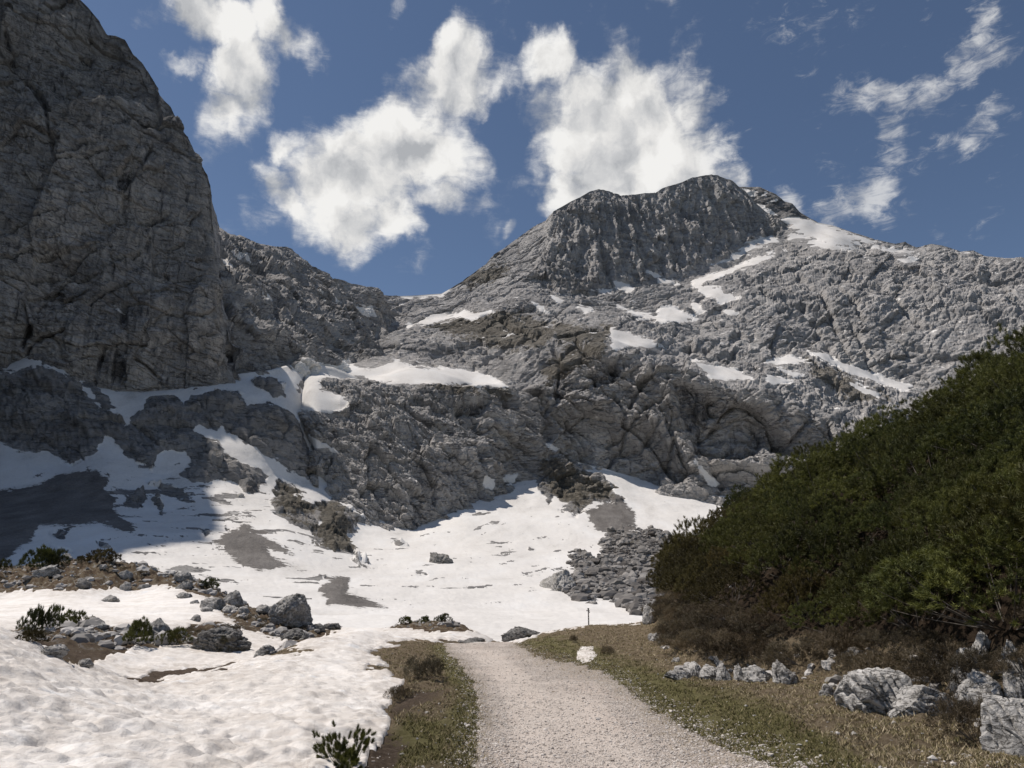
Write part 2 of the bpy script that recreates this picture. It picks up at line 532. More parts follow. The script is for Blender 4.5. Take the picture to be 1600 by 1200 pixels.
def mountain_mat(name, k=1.0, streak=0.5, dip=(0.5, 0.2, 0.0), dark=1.0, dirt=0.5):
    m, n = new_mat(name)
    p = n.new('ShaderNodeTexCoord').outputs['Object']
    col, hgt, mid, fine = rock_color(n, p, k, streak, dip=dip)
    if dark != 1.0:
        col = n.mix(1.0, col, (dark, dark, dark), 'MULTIPLY')
    edge = n.noise(p, 0.33 / k, 6, 0.7)
    # alpine turf on the ledges
    vg = attr(n, 'veg')
    vcol = n.ramp(n.noise(p, 0.4 / k, 5, 0.6), [(0.35, (0.055, 0.048, 0.028)), (0.55, (0.105, 0.085, 0.052)), (0.72, (0.16, 0.14, 0.10))])
    vf = n.sm(n.m('ADD', n.m('MULTIPLY', vg, 0.08), n.m('MULTIPLY', n.m('SUBTRACT', edge, 0.5), 3.6)), -0.2, 0.45)
    col = n.mix(n.m('MULTIPLY', vf, 0.68), col, vcol)
    shade_mix = n.m('MULTIPLY', n.sm(n.m('ADD', attr(n, 'shade_seep'), n.m('MULTIPLY', n.m('SUBTRACT', n.noise(n.mapv(p, (1, 1, 0.2)), 0.3 / k, 5, 0.65), 0.5), 1.6)), 0.25, 0.85), 0.85)
    col = n.mix(shade_mix, col, (0.045, 0.044, 0.048))  # shade of niches and overhangs put into the colour, with seepage and cracks
    # scree
    sg = attr(n, 'scree')
    scol = n.ramp(n.m('ADD', n.m('MULTIPLY', n.noise(p, 1.3 / k, 5, 0.85), 0.6), n.m('MULTIPLY', n.noise(n.mapv(p, (1, 0.3, 1), (0, 0, 0.5)), 0.10 / k, 5, 0.65), 0.4)), [(0.34, (0.075, 0.068, 0.064)), (0.48, (0.155, 0.143, 0.134)), (0.62, (0.25, 0.235, 0.22))])
    sf = n.sm(sg, -7.0, -5.0)
    col = n.mix(sf, col, scol)
    # snow
    s = attr(n, 'snow')
    geo = n.new('ShaderNodeNewGeometry')
    nz = n.new('ShaderNodeSeparateXYZ', i_0=geo.outputs['Normal']).outputs[2]
    sfac = n.sm(n.m('ADD', n.m('ADD', s, n.m('MULTIPLY', n.m('SUBTRACT', edge, 0.5), n.m('ADD', 8.0, n.m('MULTIPLY', n.sm(sg, -10.0, -1.0), 16.0)))), n.m('MULTIPLY', n.m('SUBTRACT', nz, 0.5), 1.5)), -0.35, 0.35)
    d1 = n.noise(n.mapv(p, (1, 0.35, 1), (0, 0, 0.5)), 0.05, 5, 0.6, 0.5)
    d2 = n.noise(p, 0.8, 6, 0.75)
    scol2 = n.ramp(n.m('ADD', n.m('MULTIPLY', d1, 0.6), n.m('MULTIPLY', d2, 0.4)), [(0.32, (0.50, 0.475, 0.445)), (0.43, (0.65, 0.625, 0.595)), (0.52, (0.71, 0.685, 0.655)), (0.64, (0.76, 0.745, 0.725))])
    specks = n.m('MULTIPLY', n.m('MULTIPLY', n.sm(n.noise(p, 2.0, 5, 0.75), 0.60, 0.68), n.sm(n.noise(n.mapv(p, (1, .3, 1), (0, 0, .5)), 0.06, 5, .65), .42, .62)), dirt)
    scol2 = n.mix(n.m('MULTIPLY', specks, 0.5), scol2, (0.32, 0.29, 0.26))
    col = n.mix(sfac, col, scol2)
    h = n.m('MULTIPLY', hgt, n.m('SUBTRACT', 1.0, n.m('MAXIMUM', sfac, n.m('MULTIPLY', sf, 0.6))))
    h = n.m('ADD', h, n.m('MULTIPLY', n.m('MULTIPLY', d2, 0.10), sfac))
    finish(n, col, 0.92, h, 2.2 * k, 0.9, spec=0.12)
    return m


M_WALL = mountain_mat('limestone_wall', 1.0, 1.0, (0.15, 0.25, 0.0), 1.08)
M_RIDGE = mountain_mat('limestone_ridge', 1.1, 0.35, (0.6, 0.1, 0.0), 1.12)
M_MASSIF = mountain_mat('limestone_massif', 1.15, 0.5, (0.45, -0.25, 0.0), 1.2)
M_BASIN = mountain_mat('basin_snow_and_rock', 0.8, 0.25, (0.5, 0.5, 0.0), 0.85, 1.0)
M_FAR = mountain_mat('far_peak_rock', 2.0, 0.2, (0.1, -0.3, 0.0), 0.7)

# ------------------------------------------------------------------ terrain: snow / rock regions traced in the photograph
SNOW = [
    [(455, 640), (448, 605), (462, 575), (475, 559), (500, 567), (530, 572), (542, 560), (556, 574), (590, 577), (620, 562), (650, 577), (690, 575), (735, 578), (770, 590), (797, 606), (740, 601), (700, 598), (650, 598), (600, 595), (560, 589), (505, 588), (492, 606), (508, 612), (526, 617), (547, 628), (540, 638), (518, 646), (492, 641)],
    [(654, 503), (675, 492), (710, 490), (725, 484), (740, 489), (768, 485), (770, 488), (745, 495), (735, 500), (720, 495), (700, 496), (680, 501), (662, 508)],
    [(1222, 343), (1240, 338), (1262, 345), (1275, 338), (1302, 350), (1335, 370), (1348, 384), (1318, 384), (1290, 378), (1262, 368), (1240, 358)],
    [(1232, 362), (1262, 372), (1300, 382), (1345, 388), (1300, 390), (1255, 380), (1235, 374)],
    [(1112, 413), (1140, 405), (1160, 385), (1176, 375), (1205, 371), (1224, 376), (1192, 384), (1168, 392), (1150, 403), (1130, 409)],
    [(1083, 440), (1105, 429), (1145, 420), (1182, 402), (1227, 391), (1200, 403), (1160, 419), (1130, 430), (1098, 441), (1098, 447), (1125, 450), (1132, 460), (1158, 464), (1128, 474), (1105, 462), (1098, 456), (1083, 447)],
    [(965, 477), (985, 485), (1010, 490), (1025, 494), (1035, 477), (1055, 480), (1075, 490), (1092, 498), (1060, 501), (1035, 503), (1000, 496)],
    [(1082, 475), (1095, 480), (1106, 488), (1090, 490)], [(1130, 482), (1152, 490), (1140, 491)],
    [(955, 514), (985, 522), (1012, 530), (1042, 543), (1010, 541), (985, 540), (970, 546), (957, 546)],
    [(1080, 562), (1105, 570), (1130, 575), (1150, 572), (1160, 584), (1177, 591), (1140, 589), (1112, 589)],
    [(1196, 566), (1230, 554), (1262, 566), (1230, 568)],
    [(1262, 548), (1290, 556), (1330, 573), (1370, 584), (1425, 602), (1415, 612), (1380, 599), (1340, 586), (1300, 570)],
    [(1196, 588), (1220, 590), (1240, 598), (1205, 601)], [(1214, 576), (1262, 586), (1240, 587)], [(1328, 598), (1352, 606), (1372, 618), (1350, 612)],
    [(1364, 386), (1405, 389), (1428, 393), (1395, 395)], [(1405, 404), (1436, 404), (1420, 410)], [(1310, 368), (1352, 378), (1320, 376)], [(1342, 370), (1375, 378), (1350, 377)],
    [(316, 383), (340, 397), (362, 416), (342, 408)], [(364, 392), (381, 398), (374, 406)], [(382, 397), (394, 414), (388, 412)], [(330, 410), (345, 414), (332, 424)],
    [(412, 456), (424, 468), (420, 470)], [(498, 452), (516, 478), (506, 472)], [(553, 479), (580, 481), (586, 494), (566, 490)], [(632, 508), (645, 506), (638, 513)],
    [(482, 681), (510, 690), (534, 710), (510, 703), (486, 698)], [(614, 460), (700, 454), (690, 462), (640, 465)],
    [(832, 472), (848, 483), (860, 489), (845, 486)], [(864, 462), (878, 470), (874, 474)], [(902, 480), (925, 485), (918, 488)],
    [(922, 452), (960, 454), (958, 458), (930, 457)], [(960, 441), (990, 449), (985, 455), (965, 452)], [(1012, 425), (1060, 443), (1030, 440)],
    [(756, 742), (772, 750), (770, 762), (757, 760)], [(785, 748), (808, 742), (804, 754)], [(850, 692), (872, 702), (868, 704)], [(1085, 718), (1125, 758), (1118, 762), (1095, 740)],
    [(520, 460), (532, 472), (526, 474)],
]
SNOW_PEAK = [[(1155, 293), (1175, 297), (1190, 305), (1168, 309)], [(1165, 311), (1195, 322), (1218, 338), (1195, 336)], [(1200, 297), (1180, 310), (1196, 308)], [(1195, 318), (1216, 309), (1214, 315)], [(1160, 302), (1185, 300), (1170, 305)], [(1222, 303), (1245, 312), (1240, 315)]]
ROCK = [
    [(-300, 600), (0, 582), (30, 577), (65, 572), (100, 585), (125, 600), (142, 622), (160, 650), (166, 690), (150, 705), (110, 722), (84, 716), (76, 703), (40, 705), (0, 692), (-300, 740)],
    [(116, 590), (150, 600), (178, 636), (165, 641), (148, 616), (128, 602)],
    [(140, 638), (172, 642), (192, 650), (195, 665), (208, 663), (200, 650), (222, 634), (240, 616), (272, 614), (288, 634), (294, 612), (322, 613), (350, 607), (376, 615), (387, 632), (420, 625), (450, 640), (466, 660), (480, 690), (490, 720), (496, 756), (478, 750), (455, 735), (430, 716), (412, 716), (400, 702), (382, 696), (372, 682), (352, 672), (347, 664), (338, 676), (312, 664), (306, 668), (334, 690), (372, 716), (402, 732), (417, 746), (408, 760), (385, 768), (366, 756), (345, 750), (320, 756), (282, 741), (300, 720), (290, 705), (265, 700), (246, 712), (237, 740), (226, 725), (202, 716), (186, 697), (165, 680), (146, 664)],
    [(390, 596), (410, 588), (447, 600), (448, 620), (425, 624), (415, 610)],
    [(458, 598), (478, 588), (492, 592), (492, 612), (470, 610)],
    [(195, 775), (225, 760), (232, 772), (216, 795), (200, 790)], [(234, 756), (262, 754), (286, 768), (312, 786), (290, 785), (256, 772)], [(236, 775), (250, 780), (260, 800), (250, 806)],
    [(424, 760), (436, 747), (480, 770), (460, 773), (506, 790), (510, 810), (485, 830), (465, 828), (430, 803)],
    [(503, 786), (520, 780), (550, 798), (580, 817), (556, 815), (556, 830), (536, 833), (562, 866), (520, 863), (485, 846), (485, 830), (500, 820)],
    [(313, 826), (325, 824), (332, 834), (320, 838)], [(350, 818), (362, 830), (355, 832)], [(365, 768), (376, 776), (370, 777)],
    [(80, 833), (105, 828), (100, 845), (90, 840)], [(72, 850), (108, 862), (90, 862)], [(155, 851), (168, 853), (165, 858), (156, 857)],
    [(840, 690), (880, 706), (905, 727), (942, 750), (974, 778), (960, 785), (930, 782), (912, 795), (902, 811), (872, 797), (885, 786), (866, 775), (858, 792), (845, 768), (838, 740)],
    [(892, 868), (910, 862), (930, 875), (945, 865), (940, 855), (950, 838), (960, 828), (990, 832), (1020, 830), (1050, 845), (1090, 850), (1090, 950), (1040, 948), (1000, 956), (985, 950), (962, 936), (930, 936), (905, 936), (888, 925), (895, 905), (906, 895), (895, 885)],
    [(757, 768), (775, 752), (800, 760), (806, 772), (780, 776)],
    [(702, 790), (714, 800), (708, 800)],
    [(608, 830), (622, 836), (612, 840)], [(618, 844), (636, 852), (624, 854)], [(650, 891), (666, 896), (656, 897)], [(552, 876), (574, 880), (582, 888), (560, 886)], [(376, 903), (404, 908), (384, 911)], [(826, 854), (836, 857), (828, 859)],
    [(225, 846), (240, 852), (252, 860), (236, 855)], [(1060, 836), (1075, 834), (1072, 842)], [(590, 875), (572, 871), (560, 873)],
]
SCREE = [
    [(-300, 780), (0, 765), (60, 755), (92, 740), (150, 732), (173, 745), (166, 765), (182, 780), (176, 793), (212, 827), (206, 835), (150, 815), (110, 822), (62, 822), (45, 846), (20, 866), (0, 880), (-300, 960)],
    [(338, 848), (350, 833), (372, 826), (380, 818), (402, 830), (458, 866), (430, 860), (414, 854), (424, 868), (478, 892), (440, 885), (402, 896), (384, 886), (364, 872), (350, 862)],
    [(502, 912), (520, 905), (545, 902), (542, 925), (572, 936), (606, 951), (560, 950), (530, 946), (508, 946), (513, 936), (496, 925)],
    [(914, 800), (940, 788), (972, 782), (992, 800), (996, 826), (960, 836), (930, 826)],
    [(345, 840), (332, 846), (340, 860)], [(392, 760), (400, 768), (394, 770)],
]
VEG = [
    [(660, 508), (700, 500), (770, 487), (840, 492), (880, 520), (850, 545), (780, 548), (740, 530), (690, 520)],
    [(860, 500), (940, 510), (950, 530), (900, 545), (862, 530)], [(700, 430), (760, 412), (800, 420), (780, 440), (720, 450)],
    [(640, 597), (700, 600), (790, 606), (800, 620), (720, 612), (660, 606)],
    [(836, 720), (880, 716), (940, 752), (972, 778), (930, 782), (900, 800), (860, 770)],
    [(424, 760), (436, 747), (480, 770), (506, 790), (480, 815), (440, 800)], [(503, 786), (520, 780), (556, 815), (540, 833), (556, 862), (520, 862), (486, 843)],
    [(905, 870), (930, 880), (930, 920), (900, 930)], [(950, 830), (990, 830), (985, 850), (955, 850)],
    [(1260, 560), (1330, 590), (1400, 630), (1330, 625), (1270, 590)], [(840, 580), (870, 560), (960, 500), (940, 560), (860, 600)],
]

BF = [i for i, q in enumerate(ROCK) if q[0] == (892, 868)][0]
NICHES_LOW = [
    [(866, 632), (872, 602), (905, 590), (940, 586), (962, 562), (966, 578), (958, 600), (920, 612), (885, 622)],
    [(1042, 606), (1070, 590), (1098, 606), (1128, 600), (1134, 640), (1108, 662), (1098, 690), (1100, 722), (1080, 712), (1070, 660), (1050, 628)],
    [(706, 640), (724, 622), (765, 628), (752, 650), (764, 690), (756, 730), (742, 724), (735, 680)],
    [(1165, 640), (1198, 652), (1202, 682), (1156, 722), (1112, 724), (1134, 694)],
    [(835, 680), (850, 668), (862, 690), (846, 700)], [(1210, 700), (1232, 690), (1240, 720), (1215, 735)],
]
NICHES_WALL = [
    [(180, 270), (214, 262), (208, 280), (196, 298), (190, 322), (176, 330), (182, 300)], [(214, 338), (240, 330), (268, 326), (262, 334), (236, 340), (224, 350)],
    [(226, 372), (240, 358), (232, 384), (218, 402), (222, 386)], [(172, 600), (180, 530), (188, 470), (198, 472), (200, 530), (196, 604)], [(140, 600), (158, 540), (168, 505), (172, 515), (160, 560), (150, 604)],
    [(4, 34), (14, 60), (24, 96), (60, 138), (82, 184), (74, 186), (52, 146), (18, 104), (6, 70)], [(226, 242), (238, 228), (232, 250), (222, 262)],
    [(32, 545), (38, 500), (46, 500), (44, 552)], [(345, 600), (352, 545), (362, 540), (364, 598)], [(404, 596), (408, 552), (418, 548), (416, 592)],
]


def lines_field(px, py, lines, width):
    o = np.full(px.shape, 99.0)
    for ln in lines:
        ln = np.array(ln, float)
        for (ax_, ay_), (bx_, by_) in zip(ln[:-1], ln[1:]):
            m = (px > min(ax_, bx_) - 20) & (px < max(ax_, bx_) + 20) & (py > min(ay_, by_) - 20) & (py < max(ay_, by_) + 20)
            if not m.any(): continue
            X, Y = px[m], py[m]; ex, ey_ = bx_ - ax_, by_ - ay_
            t = np.clip(((X - ax_) * ex + (Y - ay_) * ey_) / (ex * ex + ey_ * ey_), 0, 1)
            o[m] = np.minimum(o[m], np.hypot(X - ax_ - t * ex, Y - ay_ - t * ey_))
    return np.clip(1 - o / width, 0, 1)


CRACKS_WALL = [[(0, 372), (40, 353), (95, 337)], [(0, 412), (28, 404), (52, 396), (90, 388)], [(60, 402), (90, 392)], [(0, 430), (30, 436), (70, 425), (110, 430)], [(52, 476), (80, 448), (112, 432), (150, 428)],
               [(100, 415), (130, 395), (150, 388)], [(155, 415), (190, 398), (215, 390)], [(140, 470), (165, 450), (200, 440)], [(205, 460), (240, 450), (280, 455)], [(180, 202), (205, 188)], [(95, 248), (120, 238), (150, 228)],
               [(200, 540), (226, 536)], [(100, 138), (122, 136)], [(36, 545), (42, 500), (30, 470)], [(0, 150), (25, 143)], [(120, 70), (140, 80)], [(265, 385), (285, 380)], [(255, 420), (262, 424)], [(30, 560), (60, 530), (100, 515)], [(210, 560), (250, 590)],
               [(75, 185), (82, 230), (88, 260)], [(88, 260), (130, 250), (170, 240)], [(300, 345), (318, 330)], [(310, 526), (330, 524)]]
CRACKS_LOW = [[(950, 700), (990, 660), (1010, 640), (1050, 620)], [(945, 735), (960, 715), (1000, 700), (1030, 660)], [(1040, 660), (1050, 690), (1040, 730)], [(880, 660), (905, 690), (925, 715)], [(960, 620), (975, 650), (972, 700)], [(830, 560), (868, 545), (875, 600), (868, 625)],
              [(840, 655), (868, 632)], [(760, 560), (800, 540), (850, 530)], [(985, 640), (1000, 600), (1040, 560), (1060, 555)], [(620, 560), (700, 540), (760, 548)], [(1080, 560), (1095, 545), (1120, 540)], [(1100, 720), (1130, 760)], [(1110, 560), (1150, 548)],
              [(1230, 700), (1260, 660)], [(1190, 640), (1230, 700), (1260, 740)], [(900, 540), (940, 560), (975, 590)], [(1270, 500), (1300, 550), (1310, 580)], [(1330, 505), (1345, 530), (1360, 570), (1378, 588)], [(1300, 440), (1340, 480), (1350, 500)], [(1190, 460), (1230, 475), (1260, 480)], [(1160, 520), (1210, 545), (1262, 560)], [(1400, 440), (1480, 466), (1560, 478)], [(1380, 520), (1460, 552), (1540, 560)], [(1440, 402), (1500, 430), (1590, 440)],
              [(985, 505), (1050, 520), (1120, 556), (1190, 582)], [(1050, 470), (1120, 500), (1195, 538)], [(700, 480), (780, 500), (840, 535)], [(1300, 420), (1380, 450), (1440, 505)], [(1250, 430), (1290, 470), (1330, 560)]]
# ---- the basin: snow slopes with outcrops, from the valley floor up to the foot of the walls
A_ROWS = [
    [(-300, 600, 395), (0, 560, 412), (60, 540, 418), (110, 568, 422), (150, 598, 425), (240, 600, 435), (330, 588, 450), (420, 578, 470), (470, 566, 500), (520, 573, 520), (560, 590, 530), (620, 660, 520), (660, 740, 510), (720, 765, 505), (760, 750, 520), (800, 752, 522), (850, 735, 530), (900, 722, 535), (1000, 748, 556), (1100, 765, 545), (1800, 880, 500)],
    [(-300, 640, 378), (0, 590, 396), (60, 576, 400), (110, 594, 407), (200, 628, 406), (300, 612, 424), (380, 618, 428), (450, 640, 440), (480, 652, 474), (560, 690, 490), (660, 765, 490), (800, 772, 500), (900, 738, 522), (1000, 764, 522), (1100, 785, 510), (1800, 900, 480)],
    [(-300, 740, 345), (0, 695, 362), (80, 716, 362), (160, 695, 370), (230, 738, 362), (300, 748, 368), (400, 762, 384), (490, 758, 428), (560, 800, 433), (640, 835, 431), (720, 800, 455), (800, 790, 478), (900, 785, 485), (1000, 800, 480), (1100, 810, 470), (1800, 920, 440)],
    [(-300, 800, 280), (0, 790, 298), (150, 790, 308), (300, 800, 320), (450, 812, 345), (560, 850, 380), (700, 850, 400), (850, 850, 402), (1000, 850, 400), (1100, 860, 390), (1800, 930, 380)],
    [(-300, 870, 200), (0, 870, 210), (200, 870, 215), (400, 890, 230), (600, 910, 250), (800, 915, 270), (900, 925, 270), (1000, 938, 268), (1100, 942, 262), (1800, 950, 260)],
    [(-300, 925, 125), (0, 925, 130), (400, 942, 150), (600, 950, 170), (800, 956, 195), (1000, 957, 205), (1800, 957, 205)],
    [(-300, 965, 85), (400, 968, 105), (800, 970, 130), (1800, 968, 135)],
    [(-300, 1000, 58), (1800, 1000, 58)],
    [(-900, 1120, 40), (1800, 1120, 40)],
]


def bed_frame(n, spin=0.0):
    """rows: two directions in the bedding plane, then its normal"""
    n = np.array(n, float); n /= np.linalg.norm(n)
    a = np.cross(n, [0, 1, 0.0]); a /= np.linalg.norm(a); b = np.cross(n, a)
    c, s_ = math.cos(spin), math.sin(spin)
    return np.stack([a * c + b * s_, -a * s_ + b * c, n], 0)


def bedded(p, n, big, mid, small, seed, flat=2.4, spin=0.0, stretch=0.6, sm_=1.0):
    """limestone blocks elongated along the bedding, with open joints"""
    q = p @ bed_frame(n, spin).T
    w = fbm(p, big * 1.3, 3, .5, seed)[..., None]
    q = q * np.array([stretch, 1.0, flat])
    f1, g1 = cells(q + w * big * .5, big, seed + 1); f2, g2 = cells(q + w * mid * .6 + 3, mid, seed + 2); f3, g3 = cells(q + 9, small, seed + 3)
    j = lambda g, t: np.clip(t - g, 0, 1) / t
    return big * (.27 * f1 - .05 * j(g1, .08)) + mid * (.26 * f2 - .07 * j(g2, .10)) + small * sm_ * (.26 * f3 - .09 * j(g3, .14))


def rock_disp(p, style):
    if style == 'wall':
        q = p.copy(); q[..., 2] *= 0.35
        f1, g1 = cells(q, 36, 3)
        d = 8 * f1 + 4 * fbm(q, 60, 4, .5, 1)
        d += bedded(p, (0.38, -0.1, 1.0), 26, 10, 3.6, 10, 1.5) * .8
        d += 1.6 * strata(p, (0.35, -0.1, 1.0), 15, 1.6, 4) + 0.9 * strata(p, (0.42, -0.1, 1.0), 4.5, 1.2, 6)
        d += 1.3 * fbm(q, 7, 4, .6, 12, True)
        return d
    if style == 'flute':
        q = p.copy(); q[..., 2] *= 0.14
        f1, g1 = cells(q, 38, 23); f2, g2 = cells(q + 3, 15, 25)
        return 12 * f1 + 5 * f2 - 2 * np.clip(.12 - g2, 0, 1) / .12 + 8 * fbm(q, 24, 3, .6, 21, True) + 3.4 * fbm(q, 7, 3, .6, 28, True) + 1.0 * fbm(p, 8, 4, .6, 22)
    if style == 'slab':
        d = 9 * fbm(p, 120, 4, .5, 34) + bedded(p, (-0.42, -0.55, 1.0), 58, 20, 7, 33, 3.2, 0.5, .4, .7) * .52
        msk = np.clip(.6 + 1.6 * fbm(p, 80, 3, .5, 43), .15, 1.3)
        d += 3.4 * strata(p, (-0.40, -0.05, 1.0), 24, 0.9, 40) + msk * (3.0 * strata(p, (-0.45, -0.05, 1.0), 9.5, 0.8, 41) + 1.3 * strata(p, (-0.42, -0.1, 1.0), 4.2, 0.8, 42))
        d -= 2.5 * np.clip(.05 - np.abs(fbm(p @ bed_frame((-0.4, 0, 1)).T * [1, 1, .35], 70, 3, .5, 44)), 0, 1) / .05
        d += 0.8 * fbm(p @ bed_frame((-0.42, -0.5, 1)).T * [.4, 1, 1.6], 7, 4, .62, 36, True)
        return d
    if style == 'knob':
        d = 5 * fbm(p, 50, 4, .5, 54) + bedded(p, (0.75, 0.1, 0.8), 26, 11, 4.2, 53, 1.8, 0.3) * 1.05
        d += 1.0 * fbm(p @ bed_frame((0.75, 0.1, 0.8)).T * [.35, 1, 1.5], 5, 4, .62, 56, True)
        d += 1.3 * strata(p, (0.7, 0.2, 0.9), 8.0, 1.6, 60)
        return d


def snow_relief(p, k=1.0):
    return 1.0 * fbm(p, 45 * k, 3, .5, 70) + 0.22 * fbm(p, 7 * k, 4, .6, 71) + 0.05 * fbm(p, 1.6 * k, 2, .5, 74)


def finish_sheet(name, G, base_n, mats, style, default_snow, amp=1.0, snow_polys=(), rock_polys=(), scree_polys=(), veg_polys=(), bulge=0.0, jitter=4.5, amp_mask=None, flip=False):
    px, py = proj(G)
    jit = (fbm(G, 14, 4, .6, 80) * 2.0) * jitter
    if default_snow:
        rk = sdf_many(px, py, list(rock_polys)) + jit * 0.8
        scr = sdf_many(px, py, list(scree_polys)) + jit * 0.5
        rocky = np.clip(rk / 5.0 + 0.2, 0, 1)
        lump = np.clip(rk / 22.0, 0, 1) ** 0.6
        lump = lump * (1 - 0.8 * np.clip(sdf_poly(px, py, ROCK[BF]) / 6 + .5, 0, 1))
        off = rocky * (rock_disp(G, style) * amp * (0.35 + 0.65 * lump) + bulge * lump) + (1 - rocky) * snow_relief(G)
        off += np.clip(scr / 10, 0, 1) * 0.5
    else:
        sn = sdf_many(px, py, list(snow_polys)) + jit * 0.55
        rocky = 1 - np.clip(sn / 4.0 + 0.3, 0, 1)
        off = rocky * rock_disp(G, style) * amp
        sv = np.clip(sn / 6 + .3, 0, 1)
        off += sv * 0.5
    if amp_mask is not None: off = off * amp_mask
    H = G + base_n * off[..., None]
    px, py = proj(H)
    jit = (fbm(H, 14, 4, .6, 80) * 2.0) * jitter
    if default_snow:
        rk = sdf_many(px, py, list(rock_polys)) + jit * 0.8
        scr = sdf_many(px, py, list(scree_polys)) + jit * 0.5
        # thin ribs, runnels and debris in the left half of the slope
        zone = np.clip(sdf_many(px, py, [[(170, 740), (430, 745), (540, 880), (470, 930), (300, 905), (180, 850)]]) / 25 + .6, 0, 1)
        wide = np.clip(sdf_many(px, py, [[(60, 700), (560, 760), (900, 800), (1000, 940), (500, 950), (0, 900)]]) / 25 + .6, 0, 1)
        ln_ = H @ np.array([[.85, -.5, 0], [.5, .85, 0], [0, 0, 1.0]]).T * [1.0, .3, 1.0]
        rib = fbm(ln_, 11, 5, .62, 301)
        rk = np.maximum(rk, np.where(zone > 0, (rib - .36 - (1 - zone) * .5) * 30, -60))
        rk = np.maximum(rk, (fbm(ln_, 8, 5, .65, 303) - .56 - (1 - wide) * .5) * 26)
        snow = -np.maximum(rk, scr)
        # thin rock where the relief is steep only inside the outcrops
        inner = np.clip(rk, -1, 60)
        nn_ = grid_normals(H); nz = np.abs(nn_[..., 2])
        snow = np.where(rk > 1.5, snow + np.clip((nz - 0.80) * 26, 0, 5.5) * (fbm(H, 9, 3, .5, 90) > 0.05), snow)
    else:
        snow = sdf_many(px, py, list(snow_polys)) + jit * 0.55
        scr = sdf_many(px, py, list(scree_polys))
        rk = -snow
    veg = sdf_many(px, py, list(veg_polys)) + jit * 1.5
    return grid_mesh(name, H, mats, {'snow': snow, 'scree': scr, 'veg': veg}, flip=flip), H


def face_normals(G, toward=True):
    n = grid_normals(G)
    # let every base normal look at the valley (minus y) and up
    s = np.sign((n * np.array([0, -1.0, 0.6])).sum(-1, keepdims=True)); s[s == 0] = 1
    n = n * s
    n = blur(blur(n, 8, 0), 8, 1)
    return n / (np.linalg.norm(n, axis=-1, keepdims=True) + 1e-9)


print('terrain: basin')
GA, _ = loft(A_ROWS, -300, 1800, 1.6, back=[(60, -12, 6)], sm_u=6, sm_v=9)
nA = face_normals(GA)
basin, HA = finish_sheet('snowfield', GA, nA, M_BASIN, 'knob', True, 1.15, rock_polys=ROCK, scree_polys=SCREE, veg_polys=VEG, bulge=2.0)
setp(basin, 'snow filled basin with outcrops of grey rock below the cliffs', kind='structure')

